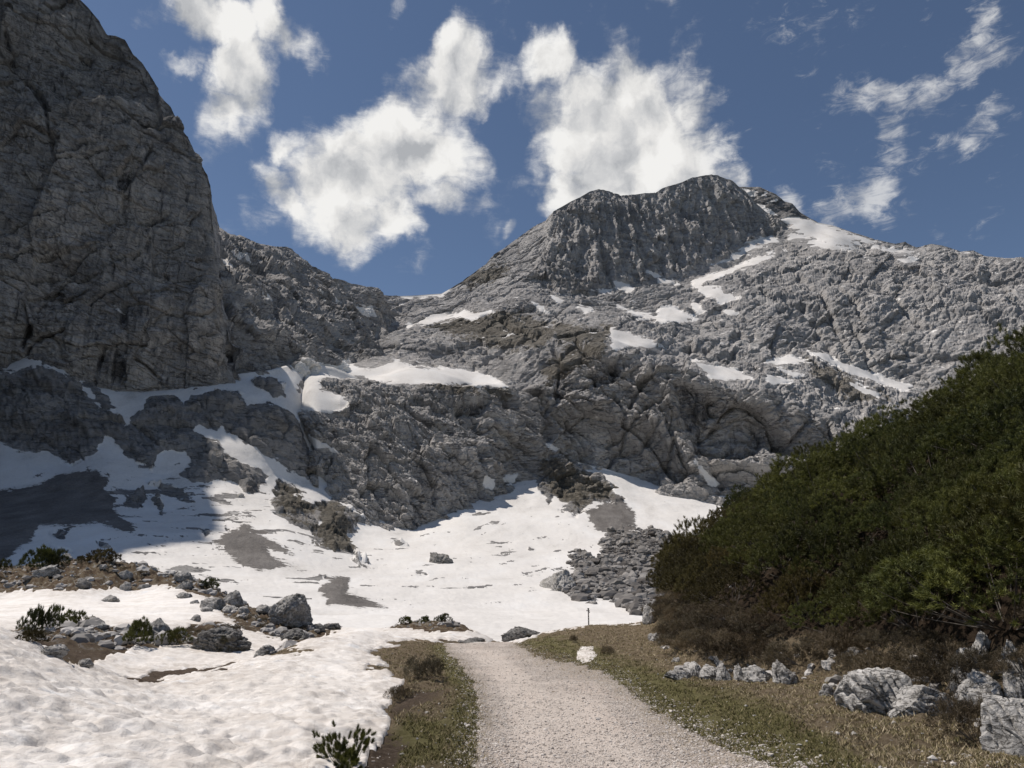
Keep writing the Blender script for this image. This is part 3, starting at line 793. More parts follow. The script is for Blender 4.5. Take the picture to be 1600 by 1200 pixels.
print('terrain: massif')
L3_ROWS = [
    [(440, 612, 620), (480, 590, 650), (520, 565, 700), (545, 500, 745), (560, 478, 775), (580, 466, 805), (600, 462, 832), (620, 463, 850), (690, 459, 870), (705, 450, 870), (722, 440, 872), (742, 425, 875), (760, 411, 880), (768, 400, 880), (778, 394, 880), (810, 371, 880), (835, 352, 880), (852, 344, 880), (864, 331, 850), (890, 316, 861.566), (905, 309, 868.238), (920, 300, 874.911), (935, 296, 881.584), (952, 299, 889.146), (970, 306, 897.153), (1000, 303, 910.498), (1025, 301, 921.619), (1035, 294, 926.068), (1065, 285, 939.413), (1082, 277, 946.975), (1110, 273, 959.431), (1124, 275, 965.658), (1145, 283, 975), (1165, 299, 977.4), (1185, 321, 979.8), (1212, 342, 983.04), (1232, 338, 987), (1262, 340, 990), (1275, 347, 985), (1300, 352, 980), (1340, 366, 970), (1370, 374, 960), (1400, 380, 955), (1415, 377, 955), (1432, 386, 952), (1455, 381, 950), (1485, 388, 945), (1500, 394, 945), (1520, 392, 942), (1540, 401, 940), (1570, 405, 935), (1600, 404, 930), (1800, 425, 900)],
    [(440, 614, 600), (520, 576, 660), (620, 500, 765), (690, 488, 785), (775, 450, 805), (835, 422, 805), (870, 448, 800), (930, 455, 812), (1000, 448, 840), (1080, 418, 885), (1150, 394, 928), (1215, 366, 955), (1250, 375, 935), (1300, 392, 900), (1400, 418, 880), (1600, 450, 850), (1800, 470, 820)],
    [(440, 616, 575), (520, 588, 610), (620, 530, 690), (690, 520, 705), (800, 492, 715), (900, 488, 740), (1000, 492, 745), (1100, 498, 745), (1200, 492, 758), (1300, 500, 765), (1400, 510, 762), (1600, 550, 725), (1800, 590, 700)],
    [(440, 618, 560), (480, 572, 545), (520, 578, 560), (560, 578, 580), (620, 562, 600), (700, 575, 602), (770, 588, 592), (850, 556, 605), (920, 525, 630), (960, 512, 650), (1060, 530, 655), (1150, 540, 668), (1200, 546, 690), (1270, 546, 706), (1350, 576, 706), (1420, 604, 700), (1600, 650, 668), (1800, 690, 640)],
    [(440, 622, 550), (480, 580, 530), (520, 584, 535), (560, 584, 545), (620, 578, 555), (700, 585, 560), (770, 595, 568), (850, 566, 595), (920, 530, 620), (960, 520, 635), (1060, 545, 635), (1150, 550, 645), (1200, 556, 660), (1270, 560, 680), (1350, 590, 680), (1420, 615, 676), (1600, 660, 650), (1800, 700, 630)],
    [(440, 640, 520), (462, 600, 500), (480, 594, 490), (560, 597, 494), (640, 601, 500), (700, 601, 510), (797, 609, 536), (850, 590, 562), (870, 562, 560), (950, 545, 565), (1000, 570, 558), (1080, 586, 552), (1120, 605, 550), (1200, 612, 548), (1260, 645, 550), (1300, 655, 560), (1350, 672, 550), (1400, 692, 540), (1500, 740, 520), (1800, 820, 500)],
    [(440, 680, 500), (465, 655, 468), (490, 660, 450), (560, 690, 450), (640, 700, 460), (720, 670, 486), (800, 660, 522), (880, 640, 552), (960, 640, 554), (1040, 660, 552), (1120, 680, 550), (1200, 690, 546), (1300, 720, 552), (1400, 750, 532), (1800, 870, 500)],
    [(440, 740, 470), (470, 735, 440), (490, 745, 424), (510, 768, 428), (560, 790, 428), (600, 815, 430), (640, 832, 430), (655, 795, 442), (700, 780, 454), (730, 775, 464), (760, 752, 490), (790, 762, 510), (830, 745, 526), (860, 726, 538), (900, 728, 545), (960, 742, 549), (1000, 757, 548), (1040, 772, 540), (1080, 780, 534), (1110, 768, 536), (1200, 775, 520), (1400, 810, 510), (1800, 900, 490)],
    [(440, 800, 465), (490, 800, 420), (560, 850, 420), (640, 890, 420), (730, 835, 454), (830, 805, 512), (900, 790, 522), (1000, 815, 525), (1100, 830, 515), (1800, 950, 480)],
]
G3, nc3 = loft(L3_ROWS, 440, 1800, 1.5, back=[(60, 40, 14), (400, 260, 8)], sm_u=3, sm_v=6)
n3 = face_normals(G3)
# flutes on the upper cliff, slabs elsewhere: blended by where the vertex stands
print('displace massif', G3.shape)
px3, py3 = proj(G3)
cliff = [[(820, 440), (845, 400), (868, 330), (900, 306), (935, 290), (1030, 290), (1110, 262), (1150, 276), (1190, 318), (1225, 345), (1215, 372), (1150, 398), (1080, 420), (1000, 446), (930, 460), (865, 462)]]
lowcl = [[(820, 620), (880, 570), (960, 555), (1080, 592), (1200, 622), (1290, 660), (1400, 700), (1500, 900), (820, 900)]]
butt = [[(440, 596), (640, 602), (797, 610), (840, 640), (830, 900), (440, 900)]]
kc = np.clip(sdf_many(px3, py3, cliff) / 14 + .5, 0, 1)
kl = np.clip(sdf_many(px3, py3, lowcl) / 24 + .5, 0, 1)
kb = np.clip(sdf_many(px3, py3, butt) / 20 + .5, 0, 1)
kc[:nc3] = kc[nc3]
D = rock_disp(G3, 'slab') * (1 - kc) * (1 - kb) * (0.95 - 0.25 * kl)
D += rock_disp(G3, 'flute') * kc * 0.8
D += kb * (rock_disp(G3, 'knob') * 1.4 )
# big slabs and roofs of the lower cliff, leaning to the upper right
wv = G3 @ bed_frame((0.62, 0.25, 0.75), 0.2).T
wv = wv + fbm(G3, 90, 2, .5, 124)[..., None] * 26
f9, g9 = cells(wv * [.42, 1, 1.15], 46, 123); f8, g8 = cells(wv * [.4, 1, 1.3] + 11, 19, 125)
D += kl * (15 * fbm(wv * [.45, 1, 1], 85, 3, .5, 120, True) + 22 * f9 - 5.0 * np.clip(.10 - g9, 0, 1) / .10 + 6.5 * f8 - 2.0 * np.clip(.12 - g8, 0, 1) / .12)
amp_edge = np.clip((np.arange(G3.shape[0]) / max(nc3, 1)), 0.3, 1)[:, None]
sn3 = 2.2 + sdf_many(px3, py3, SNOW) + fbm(G3, 14, 4, .6, 80) * 4
rk3 = 1 - np.clip(sn3 / 5 + .3, 0, 1)
bigD = blur(blur(D, 7, 0), 7, 1)
D = bigD + (D - bigD) * rk3
fade_crest = np.clip(np.abs(np.arange(G3.shape[0]) - nc3) / 22.0, 0, 1)[:, None] * 0.55 + 0.45
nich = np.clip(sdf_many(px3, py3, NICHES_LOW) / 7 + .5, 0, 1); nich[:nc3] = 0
crk = lines_field(px3 + 5 * fbm(G3, 18, 3, .6, 150), py3 + 5 * fbm(G3, 18, 3, .6, 151), CRACKS_LOW, 5.5); crk[:nc3] = 0
det = G3 @ np.array([[.85, 0, .5], [0, 1, 0], [-.55, 0, .85]])
D += kl * (1.8 * fbm(G3 @ bed_frame((0.62, 0.25, 0.75), 0.2).T * [.25, 1, 1.2], 6, 4, .62, 146, True) + 1.2 * strata(G3, (0.7, -0.1, 0.75), 9, 1.3, 147))
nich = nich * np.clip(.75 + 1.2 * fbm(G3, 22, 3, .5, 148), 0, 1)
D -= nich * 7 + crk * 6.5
H3 = G3 + n3 * (D * fade_crest)[..., None]
for _k in range(2):
    qx_, qy_ = proj(H3)
    mk = np.clip((2.2 + sdf_many(qx_, qy_, SNOW) + fbm(G3, 14, 4, .6, 80) * 4) / 4 + .35, 0, 1)
    mk = blur(blur(mk, 2, 0), 2, 1); mk[:nc3] = 0
    H3 = G3 + n3 * ((D * (1 - mk) + (blur(blur(D, 9, 0), 9, 1) + .6) * mk) * fade_crest)[..., None]
px3, py3 = proj(H3)
bf = H3 @ bed_frame((-0.40, -0.05, 1.0)).T
snow3 = 1.6 + sdf_many(px3, py3, SNOW) + fbm(H3, 14, 4, .6, 80) * 4.0 + 3.5 * fbm(bf * [.3, .6, 1.5], 9, 3, .6, 152)
snow3 -= 22 * np.clip(fbm(bf * [.3, .7, 1.6], 22, 4, .6, 153) - .12, 0, 1) * np.clip((H3[..., 2] - 330) / 80, 0, 1)
veg3 = sdf_many(px3, py3, VEG) + fbm(H3, 14, 4, .6, 81) * 12
# thin snow threads caught on flat ledges of the upper slabs
thr = fbm(H3 * [1, 1, 2.5], 16, 4, .55, 140)
nz3 = np.abs(grid_normals(H3)[..., 2])
led = (thr - 0.56) * 22 + (nz3 - 0.86) * 10 + np.clip((H3[..., 2] - 300) / 60, -3, 0.8)
snow3 = np.maximum(snow3, np.clip(led, -60, 2.0))
massif = grid_mesh('mountain', H3, M_MASSIF, {'snow': snow3, 'scree': np.full(snow3.shape, -60.0), 'veg': veg3, 'shade_seep': nich * 0.55 + crk * .4}, smooth=False)
setp(massif, 'grey limestone mountain with fluted summit cliff, snow patches and sloping slabs', kind='structure')

print('terrain: ridge')
L2_ROWS = [
    [(250, 330, 640), (320, 348, 640), (345, 354, 645), (362, 364, 650), (380, 369, 660), (405, 381, 670), (425, 386, 675), (440, 387, 680), (452, 390, 690), (465, 400, 700), (480, 408, 705), (492, 418, 712), (503, 425, 720), (520, 431, 735), (540, 436, 750), (552, 443, 760), (572, 451, 780), (590, 458, 800), (605, 466, 820), (625, 482, 835), (650, 505, 840), (680, 530, 840)],
    [(250, 420, 580), (320, 430, 495), (355, 445, 510), (400, 450, 556), (480, 470, 640), (540, 480, 690), (600, 490, 760), (680, 520, 780)],
    [(250, 500, 460), (320, 510, 456), (365, 520, 466), (400, 520, 492), (480, 530, 540), (540, 540, 620), (600, 540, 680), (680, 560, 700)],
    [(250, 600, 450), (320, 600, 446), (370, 598, 452), (420, 588, 474), (478, 576, 500), (540, 572, 565), (600, 575, 610), (680, 600, 640)],
    [(250, 680, 470), (420, 660, 470), (480, 640, 495), (540, 620, 560), (680, 650, 620)],
]
G2, nc2 = loft(L2_ROWS, 250, 680, 1.5, back=[(50, 35, 12), (300, 200, 6)], sm_u=3, sm_v=6)
n2 = face_normals(G2)
D = rock_disp(G2, 'knob') * 1.35 + 10 * fbm(G2 * [1, 1, .5], 60, 3, .5, 150, True)
D *= np.clip(np.abs(np.arange(G2.shape[0]) - nc2) / 16.0, 0, 1)[:, None] * 0.6 + 0.4
# sink the right hand end into the massif
D -= (np.clip((proj(G2)[0] - 575) / 90, 0, 1) ** 1.2) * 26
H2 = G2 + n2 * D[..., None]
px2, py2 = proj(H2)
snow2 = 2.0 + sdf_many(px2, py2, SNOW) + fbm(H2, 14, 4, .6, 80) * 4
grid = grid_mesh('mountain_ridge', H2, M_RIDGE, {'snow': snow2, 'scree': np.full(snow2.shape, -60.0), 'veg': np.full(snow2.shape, -60.0)}, smooth=False)
setp(grid, 'knobbly grey rock ridge falling from the dark wall to the saddle', kind='structure')

print('terrain: wall')
L1_ROWS = [  # unseen left crest raised and drawn near so its shadow reaches the snow
    [(-420, -720, 225), (-300, -610, 275), (-180, -480, 322), (-100, -330, 372), (-50, -200, 415), (0, -110, 436), (60, -45, 445), (100, -22, 448), (126, 0, 450), (140, 14, 451), (152, 30, 452), (165, 53, 455), (178, 54, 455), (192, 60, 455), (206, 84, 458), (222, 100, 459), (238, 128, 460), (252, 152, 461), (265, 166, 462), (280, 196, 464), (292, 212, 465), (304, 236, 466), (312, 252, 467), (322, 272, 469), (328, 292, 470), (331, 320, 470), (333, 350, 470), (335, 385, 468), (340, 440, 464), (348, 500, 458), (362, 560, 452), (378, 620, 450), (400, 680, 450), (505, 720, 460)],
    [(-420, 0, 225), (-300, 0, 275), (-100, 60, 390), (0, 120, 418), (100, 180, 426), (200, 240, 434), (270, 300, 440), (310, 350, 444), (340, 460, 450), (360, 570, 450), (380, 630, 448), (400, 690, 448), (505, 730, 458)],
    [(-420, 330, 222), (-300, 330, 272), (-100, 350, 385), (0, 380, 404), (100, 400, 412), (200, 420, 420), (270, 440, 426), (330, 470, 436), (350, 540, 444), (366, 590, 446), (380, 640, 446), (400, 700, 446), (505, 740, 456)],
    [(-420, 500, 218), (-300, 500, 268), (-100, 500, 380), (0, 500, 396), (100, 505, 406), (200, 515, 414), (270, 520, 420), (330, 535, 430), (350, 575, 440), (368, 605, 444), (385, 655, 444), (400, 710, 444), (505, 750, 454)],
    [(-420, 700, 215), (-300, 680, 265), (-100, 610, 378), (0, 574, 404), (30, 552, 408), (60, 554, 411), (110, 578, 413), (150, 600, 414), (240, 606, 422), (330, 596, 434), (368, 612, 442), (400, 720, 442), (505, 760, 452)],
    [(-420, 960, 210), (-300, 900, 262), (-100, 730, 378), (0, 660, 404), (150, 670, 418), (330, 660, 440), (400, 740, 445), (505, 790, 455)],
]
G1, nc1 = loft(L1_ROWS, -420, 505, 1.6, back=[(40, 30, 10), (130, 200, 10)], sm_u=3, sm_v=7)
n1 = face_normals(G1)
D = rock_disp(G1, 'wall')
# great diagonal ledge, corner and niches of the wall
D += 8 * fbm(G1 @ np.array([[.75, 0, .6], [0, 1, 0], [-.6, 0, .75]]) * [1, 1, .35], 75, 3, .5, 160, True)
D *= np.clip(np.abs(np.arange(G1.shape[0]) - nc1) / 18.0, 0, 1)[:, None] * 0.65 + 0.35
px1, py1 = proj(G1)
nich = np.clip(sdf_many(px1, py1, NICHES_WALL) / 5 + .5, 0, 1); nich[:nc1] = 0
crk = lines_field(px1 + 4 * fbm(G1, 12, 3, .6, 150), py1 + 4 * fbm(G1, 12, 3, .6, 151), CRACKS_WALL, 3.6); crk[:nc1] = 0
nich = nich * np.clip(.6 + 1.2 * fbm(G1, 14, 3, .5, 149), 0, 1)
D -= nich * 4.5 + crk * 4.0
H1 = G1 + n1 * D[..., None]
px1, py1 = proj(H1)
ww = [[(172, 470), (196, 492), (186, 490)]]
snow1 = sdf_many(px1, py1, ww)
wall = grid_mesh('mountain_wall', H1, M_WALL, {'snow': snow1, 'scree': np.full(snow1.shape, -60.0), 'veg': np.full(snow1.shape, -60.0), 'shade_seep': nich * .68 + crk * .6}, smooth=False)
setp(wall, 'towering dark grey rock wall in shade', kind='structure')

print('terrain: far peak')
L4_ROWS = [
    [(1130, 318, 1300), (1148, 300, 1300), (1156, 292, 1300), (1185, 291, 1300), (1196, 296, 1300), (1212, 303, 1300), (1226, 314, 1300), (1238, 318, 1300), (1250, 331, 1300), (1275, 346, 1300), (1300, 362, 1300)],
    [(1130, 350, 1230), (1200, 335, 1230), (1250, 350, 1230), (1300, 375, 1230)],
    [(1130, 420, 1180), (1200, 420, 1180), (1300, 430, 1180)],
]
G4, nc4 = loft(L4_ROWS, 1130, 1300, 1.0, back=[(80, 50, 10), (400, 300, 5)], sm_u=1, sm_v=4)
n4 = face_normals(G4)
D = rock_disp(G4, 'slab') * 0.8 + 7 * strata(G4, (0.35, -0.2, 1.0), 26, 0.8, 170)
D *= np.clip(np.abs(np.arange(G4.shape[0]) - nc4) / 14.0, 0, 1)[:, None] * 0.7 + 0.3
H4 = G4 + n4 * D[..., None]
px4, py4 = proj(H4)
snow4 = sdf_many(px4, py4, SNOW_PEAK) + fbm(H4, 14, 4, .6, 80) * 3
far = grid_mesh('mountain_peak', H4, M_FAR, {'snow': snow4, 'scree': np.full(snow4.shape, -60.0), 'veg': np.full(snow4.shape, -60.0)})
setp(far, 'distant dark summit striped with snow ledges', kind='structure')

# ------------------------------------------------------------------ the near ground
print('near ground')
CTRL = [(800, 1200, 8.3), (700, 1200, 8.3), (1200, 1200, 8.3), (760, 1100, 13.1), (1020, 1100, 13.1), (730, 1050, 18.6), (900, 1050, 18.6), (700, 1004, 30.3), (815, 1003, 31), (760, 1002, 31),
        (620, 1150, 10.2), (640, 1080, 14.8), (600, 1030, 22), (590, 1010, 27), (560, 1200, 7.8), (300, 1200, 7.2), (0, 1200, 6.5), (-200, 1200, 6.2), (0, 1100, 8.6), (0, 990, 13), (60, 1006, 13), (-150, 960, 13.5),
        (120, 1035, 13), (200, 1120, 9.8), (215, 1078, 13.5), (300, 1061, 16), (400, 1036, 19), (400, 1120, 10.6), (500, 1100, 12), (500, 1000, 24.5), (450, 1060, 15.5), (560, 987, 29), (540, 1040, 19), (530, 1150, 9.8),
        (190, 1073, 20), (280, 1061, 21), (360, 1047, 23), (450, 1020, 28), (300, 1030, 27), (400, 1000, 33), (520, 995, 34), (470, 1015, 30),
        (130, 1040, 23), (200, 1030, 26), (90, 1020, 24), (90, 990, 29), (250, 985, 32), (170, 982, 31), (330, 1010, 30), (370, 1005, 31), (150, 972, 38), (0, 970, 38), (0, 935, 55), (200, 928, 58), (100, 950, 47), (300, 960, 45), (380, 970, 42), (350, 945, 52), (0, 1000, 28),
        (-150, 900, 64), (0, 888, 66), (60, 885, 66), (150, 876, 68), (220, 885, 67), (290, 903, 65), (340, 925, 62), (385, 948, 58), (430, 972, 52), (530, 985, 45), (480, 1000, 40), (-100, 940, 50), (-200, 990, 24),
        (672, 970, 50), (640, 975, 50), (705, 973, 50), (615, 984, 47.5), (740, 984, 48), (670, 985, 46.5),
        (900, 1020, 24), (1000, 1000, 29), (850, 989, 34), (920, 978, 37), (1010, 974, 37), (1040, 962, 38), (1100, 1050, 18), (1040, 1030, 21), (1300, 1100, 12.2), (1400, 1115, 11), (1500, 1150, 9.5), (1600, 1130, 9.8), (1300, 1200, 8.1), (1600, 1200, 7.6)]
WCTRL = [(-2, 36, -.5), (0, 42, -1.2), (2, 50, -2.0), (-3, 58, -2.4), (5, 62, -2.6), (-11.5, 19, -.3), (-9, 18, -.35), (-18, 20, -.2), (5, 45, -.6), (8, 52, -1.8), (12, 70, -3.), (-60, 86, -2), (-40, 84, -2), (-25, 80, -2.4), (-15, 75, -2.8), (-8, 66, -2.8), (-5, 62, -2.4), (-70, 70, 4),
         (0, 0, 0), (-5, 0, .35), (5, 0, 0.1), (0, -12, 0), (-12, 0, .8), (-12, -10, .8), (10, -10, 0.3), (12, 0, .5), (0, 95, -4), (-50, 105, -4), (50, 105, -4), (30, 80, -4), (-75, 95, -3), (60, 60, -1), (40, 20, .5), (20, 0, .5)]
CP = np.concatenate([P(*np.array(CTRL, float).T), np.array(WCTRL, float)])


def warp_xy(xy):
    """even out the control spacing with distance"""
    r = np.hypot(xy[..., 0], xy[..., 1] + 6) + 1e-6
    k = np.log1p(r / 10.0) / r
    return np.stack([xy[..., 0] * k, (xy[..., 1] + 6) * k], -1) * 10


def _tps(r2): return 0.5 * r2 * np.log(r2 + 1e-9)


_c = warp_xy(CP[:, :2]); _n = len(_c)
_K = _tps(((_c[:, None] - _c[None]) ** 2).sum(-1)) + np.eye(_n) * 0.02
_Pm = np.concatenate([np.ones((_n, 1)), _c], 1)
_Am = np.block([[_K, _Pm], [_Pm.T, np.zeros((3, 3))]])
_sol = np.linalg.solve(_Am, np.concatenate([CP[:, 2], np.zeros(3)]))

TOE = np.array([(7.5, -12), (7.0, 0), (6.4, 7), (6.1, 9.5), (5.8, 12), (6.0, 15.4), (5.3, 16.8), (4.0, 18.0), (4.3, 21), (5.1, 26), (6.0, 31), (6.7, 37), (8.5, 44), (14, 52), (24, 58), (44, 64), (90, 70), (90, -40), (8, -40)], float)


def toe_dist(x, y):
    """metres inside the slope (positive) from its foot"""
    return sdf_poly_raw(x, y, TOE)


def sdf_poly_raw(X, Y, poly):
    sh = X.shape; X = X.ravel(); Y = Y.ravel()
    d2 = np.full(X.shape, 1e9); inside = np.zeros(X.shape, bool); n = len(poly)
    for i in range(n):
        ax_, ay_ = poly[i]; bx_, by_ = poly[(i + 1) % n]
        ex, ey_ = bx_ - ax_, by_ - ay_
        t = np.clip(((X - ax_) * ex + (Y - ay_) * ey_) / (ex * ex + ey_ * ey_ + 1e-9), 0, 1)
        d2 = np.minimum(d2, (X - ax_ - t * ex) ** 2 + (Y - ay_ - t * ey_) ** 2)
        c = ((ay_ > Y) != (by_ > Y))
        xi = ax_ + (Y - ay_) * ex / (ey_ if ey_ != 0 else 1e-9)
        inside ^= c & (X < xi)
    d = np.sqrt(d2)
    return np.where(inside, d, -d).reshape(sh)


def hill(x, y):
    s = np.clip(toe_dist(x, y), 0, None)
    s = np.minimum(s, 24)
    s = np.minimum(s, 18)
    g = lambda cx, cy, r: np.exp(-((x - cx) ** 2 + (y - cy) ** 2) / (r * r))
    return (1.12 * s - 0.25 * (1 - np.exp(-s / 0.6)) - 0.037 * s * s + np.clip(s, 0, 1) * (1.3 * g(10.8, 36.5, 3.6) - 1.7 * g(15.8, 36.5, 4.2) - 1.0 * g(16.5, 30.0, 3.5) - .5 * g(14, 26, 3) - 1.5 * g(19.5, 25, 5) - .6 * g(14, 20, 4)))


def surf(x, y):
    """smooth near-ground height"""
    sh = x.shape
    w = warp_xy(np.stack([x.ravel(), y.ravel()], -1))
    out = np.zeros(len(w))
    for a in range(0, len(w), 40000):
        b = w[a:a + 40000]
        r2 = ((b[:, None] - _c[None]) ** 2).sum(-1)
        out[a:a + 40000] = _tps(r2) @ _sol[:_n] + _sol[_n] + b @ _sol[_n + 1:]
    h = out.reshape(sh)
    return h + hill(x, y)


BARE = [
    [(540, 1320), (560, 1200), (578, 1188), (612, 1140), (604, 1108), (630, 1068), (612, 1062), (600, 1052), (572, 1044), (606, 1040), (590, 1030), (576, 1019), (624, 1013), (600, 1008), (640, 1004), (690, 1001), (740, 1003), (815, 1003), (850, 990), (885, 982), (920, 978), (1010, 975), (1030, 955), (1060, 900), (1200, 600), (1900, 200), (1900, 1330), (1900, 6000), (500, 6000)],
    [(12, 990), (35, 984), (90, 978), (150, 976), (215, 983), (290, 984), (300, 976), (340, 972), (375, 982), (380, 1004), (370, 1016), (320, 1011), (290, 1006), (220, 1012), (180, 1022), (152, 1031), (132, 1041), (110, 1036), (90, 1028), (60, 1010)],
    [(186, 1064), (240, 1052), (320, 1044), (368, 1042), (330, 1052), (262, 1060), (228, 1077), (196, 1068)],
    [(-400, 940), (0, 923), (60, 920), (120, 922), (180, 918), (215, 921), (228, 911), (262, 914), (318, 930), (345, 938), (384, 955), (350, 946), (346, 956), (372, 976), (404, 987), (430, 997), (470, 1003), (500, 996), (532, 983), (528, 976), (500, 984), (478, 976), (470, 965), (420, 958), (395, 950), (372, 934), (345, 918), (300, 895), (220, 872), (150, 862), (0, 870), (-400, 870)],
    [(396, 1022), (428, 1021), (444, 1015), (480, 1015), (488, 1017), (452, 1023), (420, 1029)], [(446, 998), (468, 1006), (458, 1016), (440, 1010), (452, 1004)],
    [(602, 983), (630, 971), (665, 965), (702, 968), (740, 983), (700, 984), (665, 986), (640, 981)],
    [(452, 1027), (474, 1026), (462, 1031)],
]
PATCH = [[(904, 1018), (912, 1013), (926, 1014), (925, 1020), (932, 1025), (922, 1033), (912, 1034), (903, 1029)]]
PATCH2 = [[(984, 1011), (999, 1007), (1001, 1009), (990, 1012)]]
PATH = [(743, 6000), (743, 1300), (745, 1200), (750, 1130), (748, 1090), (738, 1060), (722, 1040), (700, 1018), (692, 1005), (698, 990), (800, 990), (806, 1006), (851, 1031), (920, 1044), (959, 1059), (986, 1082), (1039, 1121), (1066, 1137), (1149, 1177), (1216, 1200), (1700, 1500), (3500, 3000), (3500, 6000)]
DIRT = [[(606, 1106), (650, 1080), (700, 1078), (690, 1095), (640, 1110), (612, 1120)], [(540, 1200), (600, 1150), (640, 1160), (620, 1200), (560, 1300)], [(190, 1090), (190, 1040), (380, 1035), (380, 1060)], [(20, 985), (120, 975), (300, 980), (300, 1000), (130, 1045), (60, 1020)]]
GREEN = [[(700, 1000), (735, 1040), (752, 1080), (758, 1130), (750, 1200), (700, 1200), (690, 1140), (715, 1090), (690, 1050), (672, 1010)], [(806, 1006), (860, 992), (1000, 1040), (1200, 1100), (1300, 1160), (1400, 1230), (1216, 1215), (1066, 1140), (920, 1046)], [(560, 1200), (640, 1120), (700, 1130), (700, 1200)]]

nyr = 470
_t = np.linspace(0, 1, nyr)
ys = np.concatenate([np.linspace(-14, 5.5, 40, endpoint=False), 1 / (1 / 5.8 * (1 - _t) + _t / 52.0), np.linspace(52.6, 106, 90)])
ts = np.concatenate([np.linspace(-2.6, -1, 24, endpoint=False), np.linspace(-1, 1, 640), np.linspace(1, 2.6, 25)[1:]])
YY = np.repeat(ys[:, None], len(ts), 1)
XX = ts[None] * (np.clip(YY, 3, None) * 0.86 + 4)
S0 = surf(XX, YY)
GB = np.stack([XX, YY, S0], -1)
pxb, pyb = proj(GB)
near_px = np.clip(YY, 4, None) / (F_PX)            # metres per photograph pixel
behind = YY < 5.5
j1 = fbm(GB, 0.9, 4, .6, 200)
bare = sdf_many(pxb, pyb, BARE)
patch = sdf_many(pxb, pyb, PATCH)
bare_m = np.clip(bare + j1 * 5.0 + 2.2 * fbm(GB, 0.22, 3, .6, 207), -40, 40) * near_px * np.where(YY > 30, 1.0, 1.0)     # signed metres
# where the photograph cannot say (behind the camera) keep snow to the left of the path
bare_m = np.where(behind, np.clip(XX + 1.9 + 0.25 * YY * 0, -2, 2), bare_m)
bare_m = np.where(YY > 75, -1.0, bare_m)
bare_m = np.where((toe_dist(XX, YY) > -.6) & (YY < 66), np.maximum(bare_m, 1.0), bare_m)
patch_m = np.clip(patch + j1 * 0.9, -20, 20) * near_px
far_k = np.clip((YY - 8) / 40, 0, 1)
dist_m = 1.0 + far_k * 2
depth = 0.26 * (1 - np.exp(-np.clip(-bare_m, 0, None) / (0.30 + 0.35 * far_k)))
relief = 0.10 * fbm(GB, 1.6, 4, .55, 201) + 0.03 * fbm(GB, 0.28, 3, .55, 202)
rough_zone = np.clip((YY - 22) / 10, 0, 1) * ((XX < -7.0) | ((XX < -1.9) & (YY > 40)))
f_, g_ = cells(GB, 1.3, 203); f2_, g2_ = cells(GB + 2, 0.55, 204)
lumps = (0.65 * f_ + 0.32 * f2_ + 0.22 * fbm(GB, 1.1, 4, .6, 205, True)) * rough_zone * np.clip(bare_m / 0.5, 0, 1)
tuss = 0.05 * np.abs(fbm(GB, 0.35, 3, .6, 206)) * (1 - rough_zone)
pth = sdf_poly(pxb, pyb, PATH)
pth_m = np.clip(pth + j1 * 5.0 + 3 * fbm(GB, .25, 3, .6, 208), -160, 160) * near_px
pth_m = np.where(behind, 1.75 - np.abs(XX - 0.15 + 0.04 * YY), pth_m)
pth_m = np.where(YY > 34, -1, pth_m)
flat = np.clip(pth_m / 0.5 + .6, 0, 1)
GH = S0 + relief * (1 - 0.8 * flat) + lumps + tuss * (1 - flat) - 0.05 * flat
# ground under the snow
gz = GH - depth
gz = np.where(YY > 100, gz - (YY - 100) * 0.5, gz)
stone_zone = sdf_many(pxb, pyb, DIRT)
green = sdf_many(pxb, pyb, GREEN)


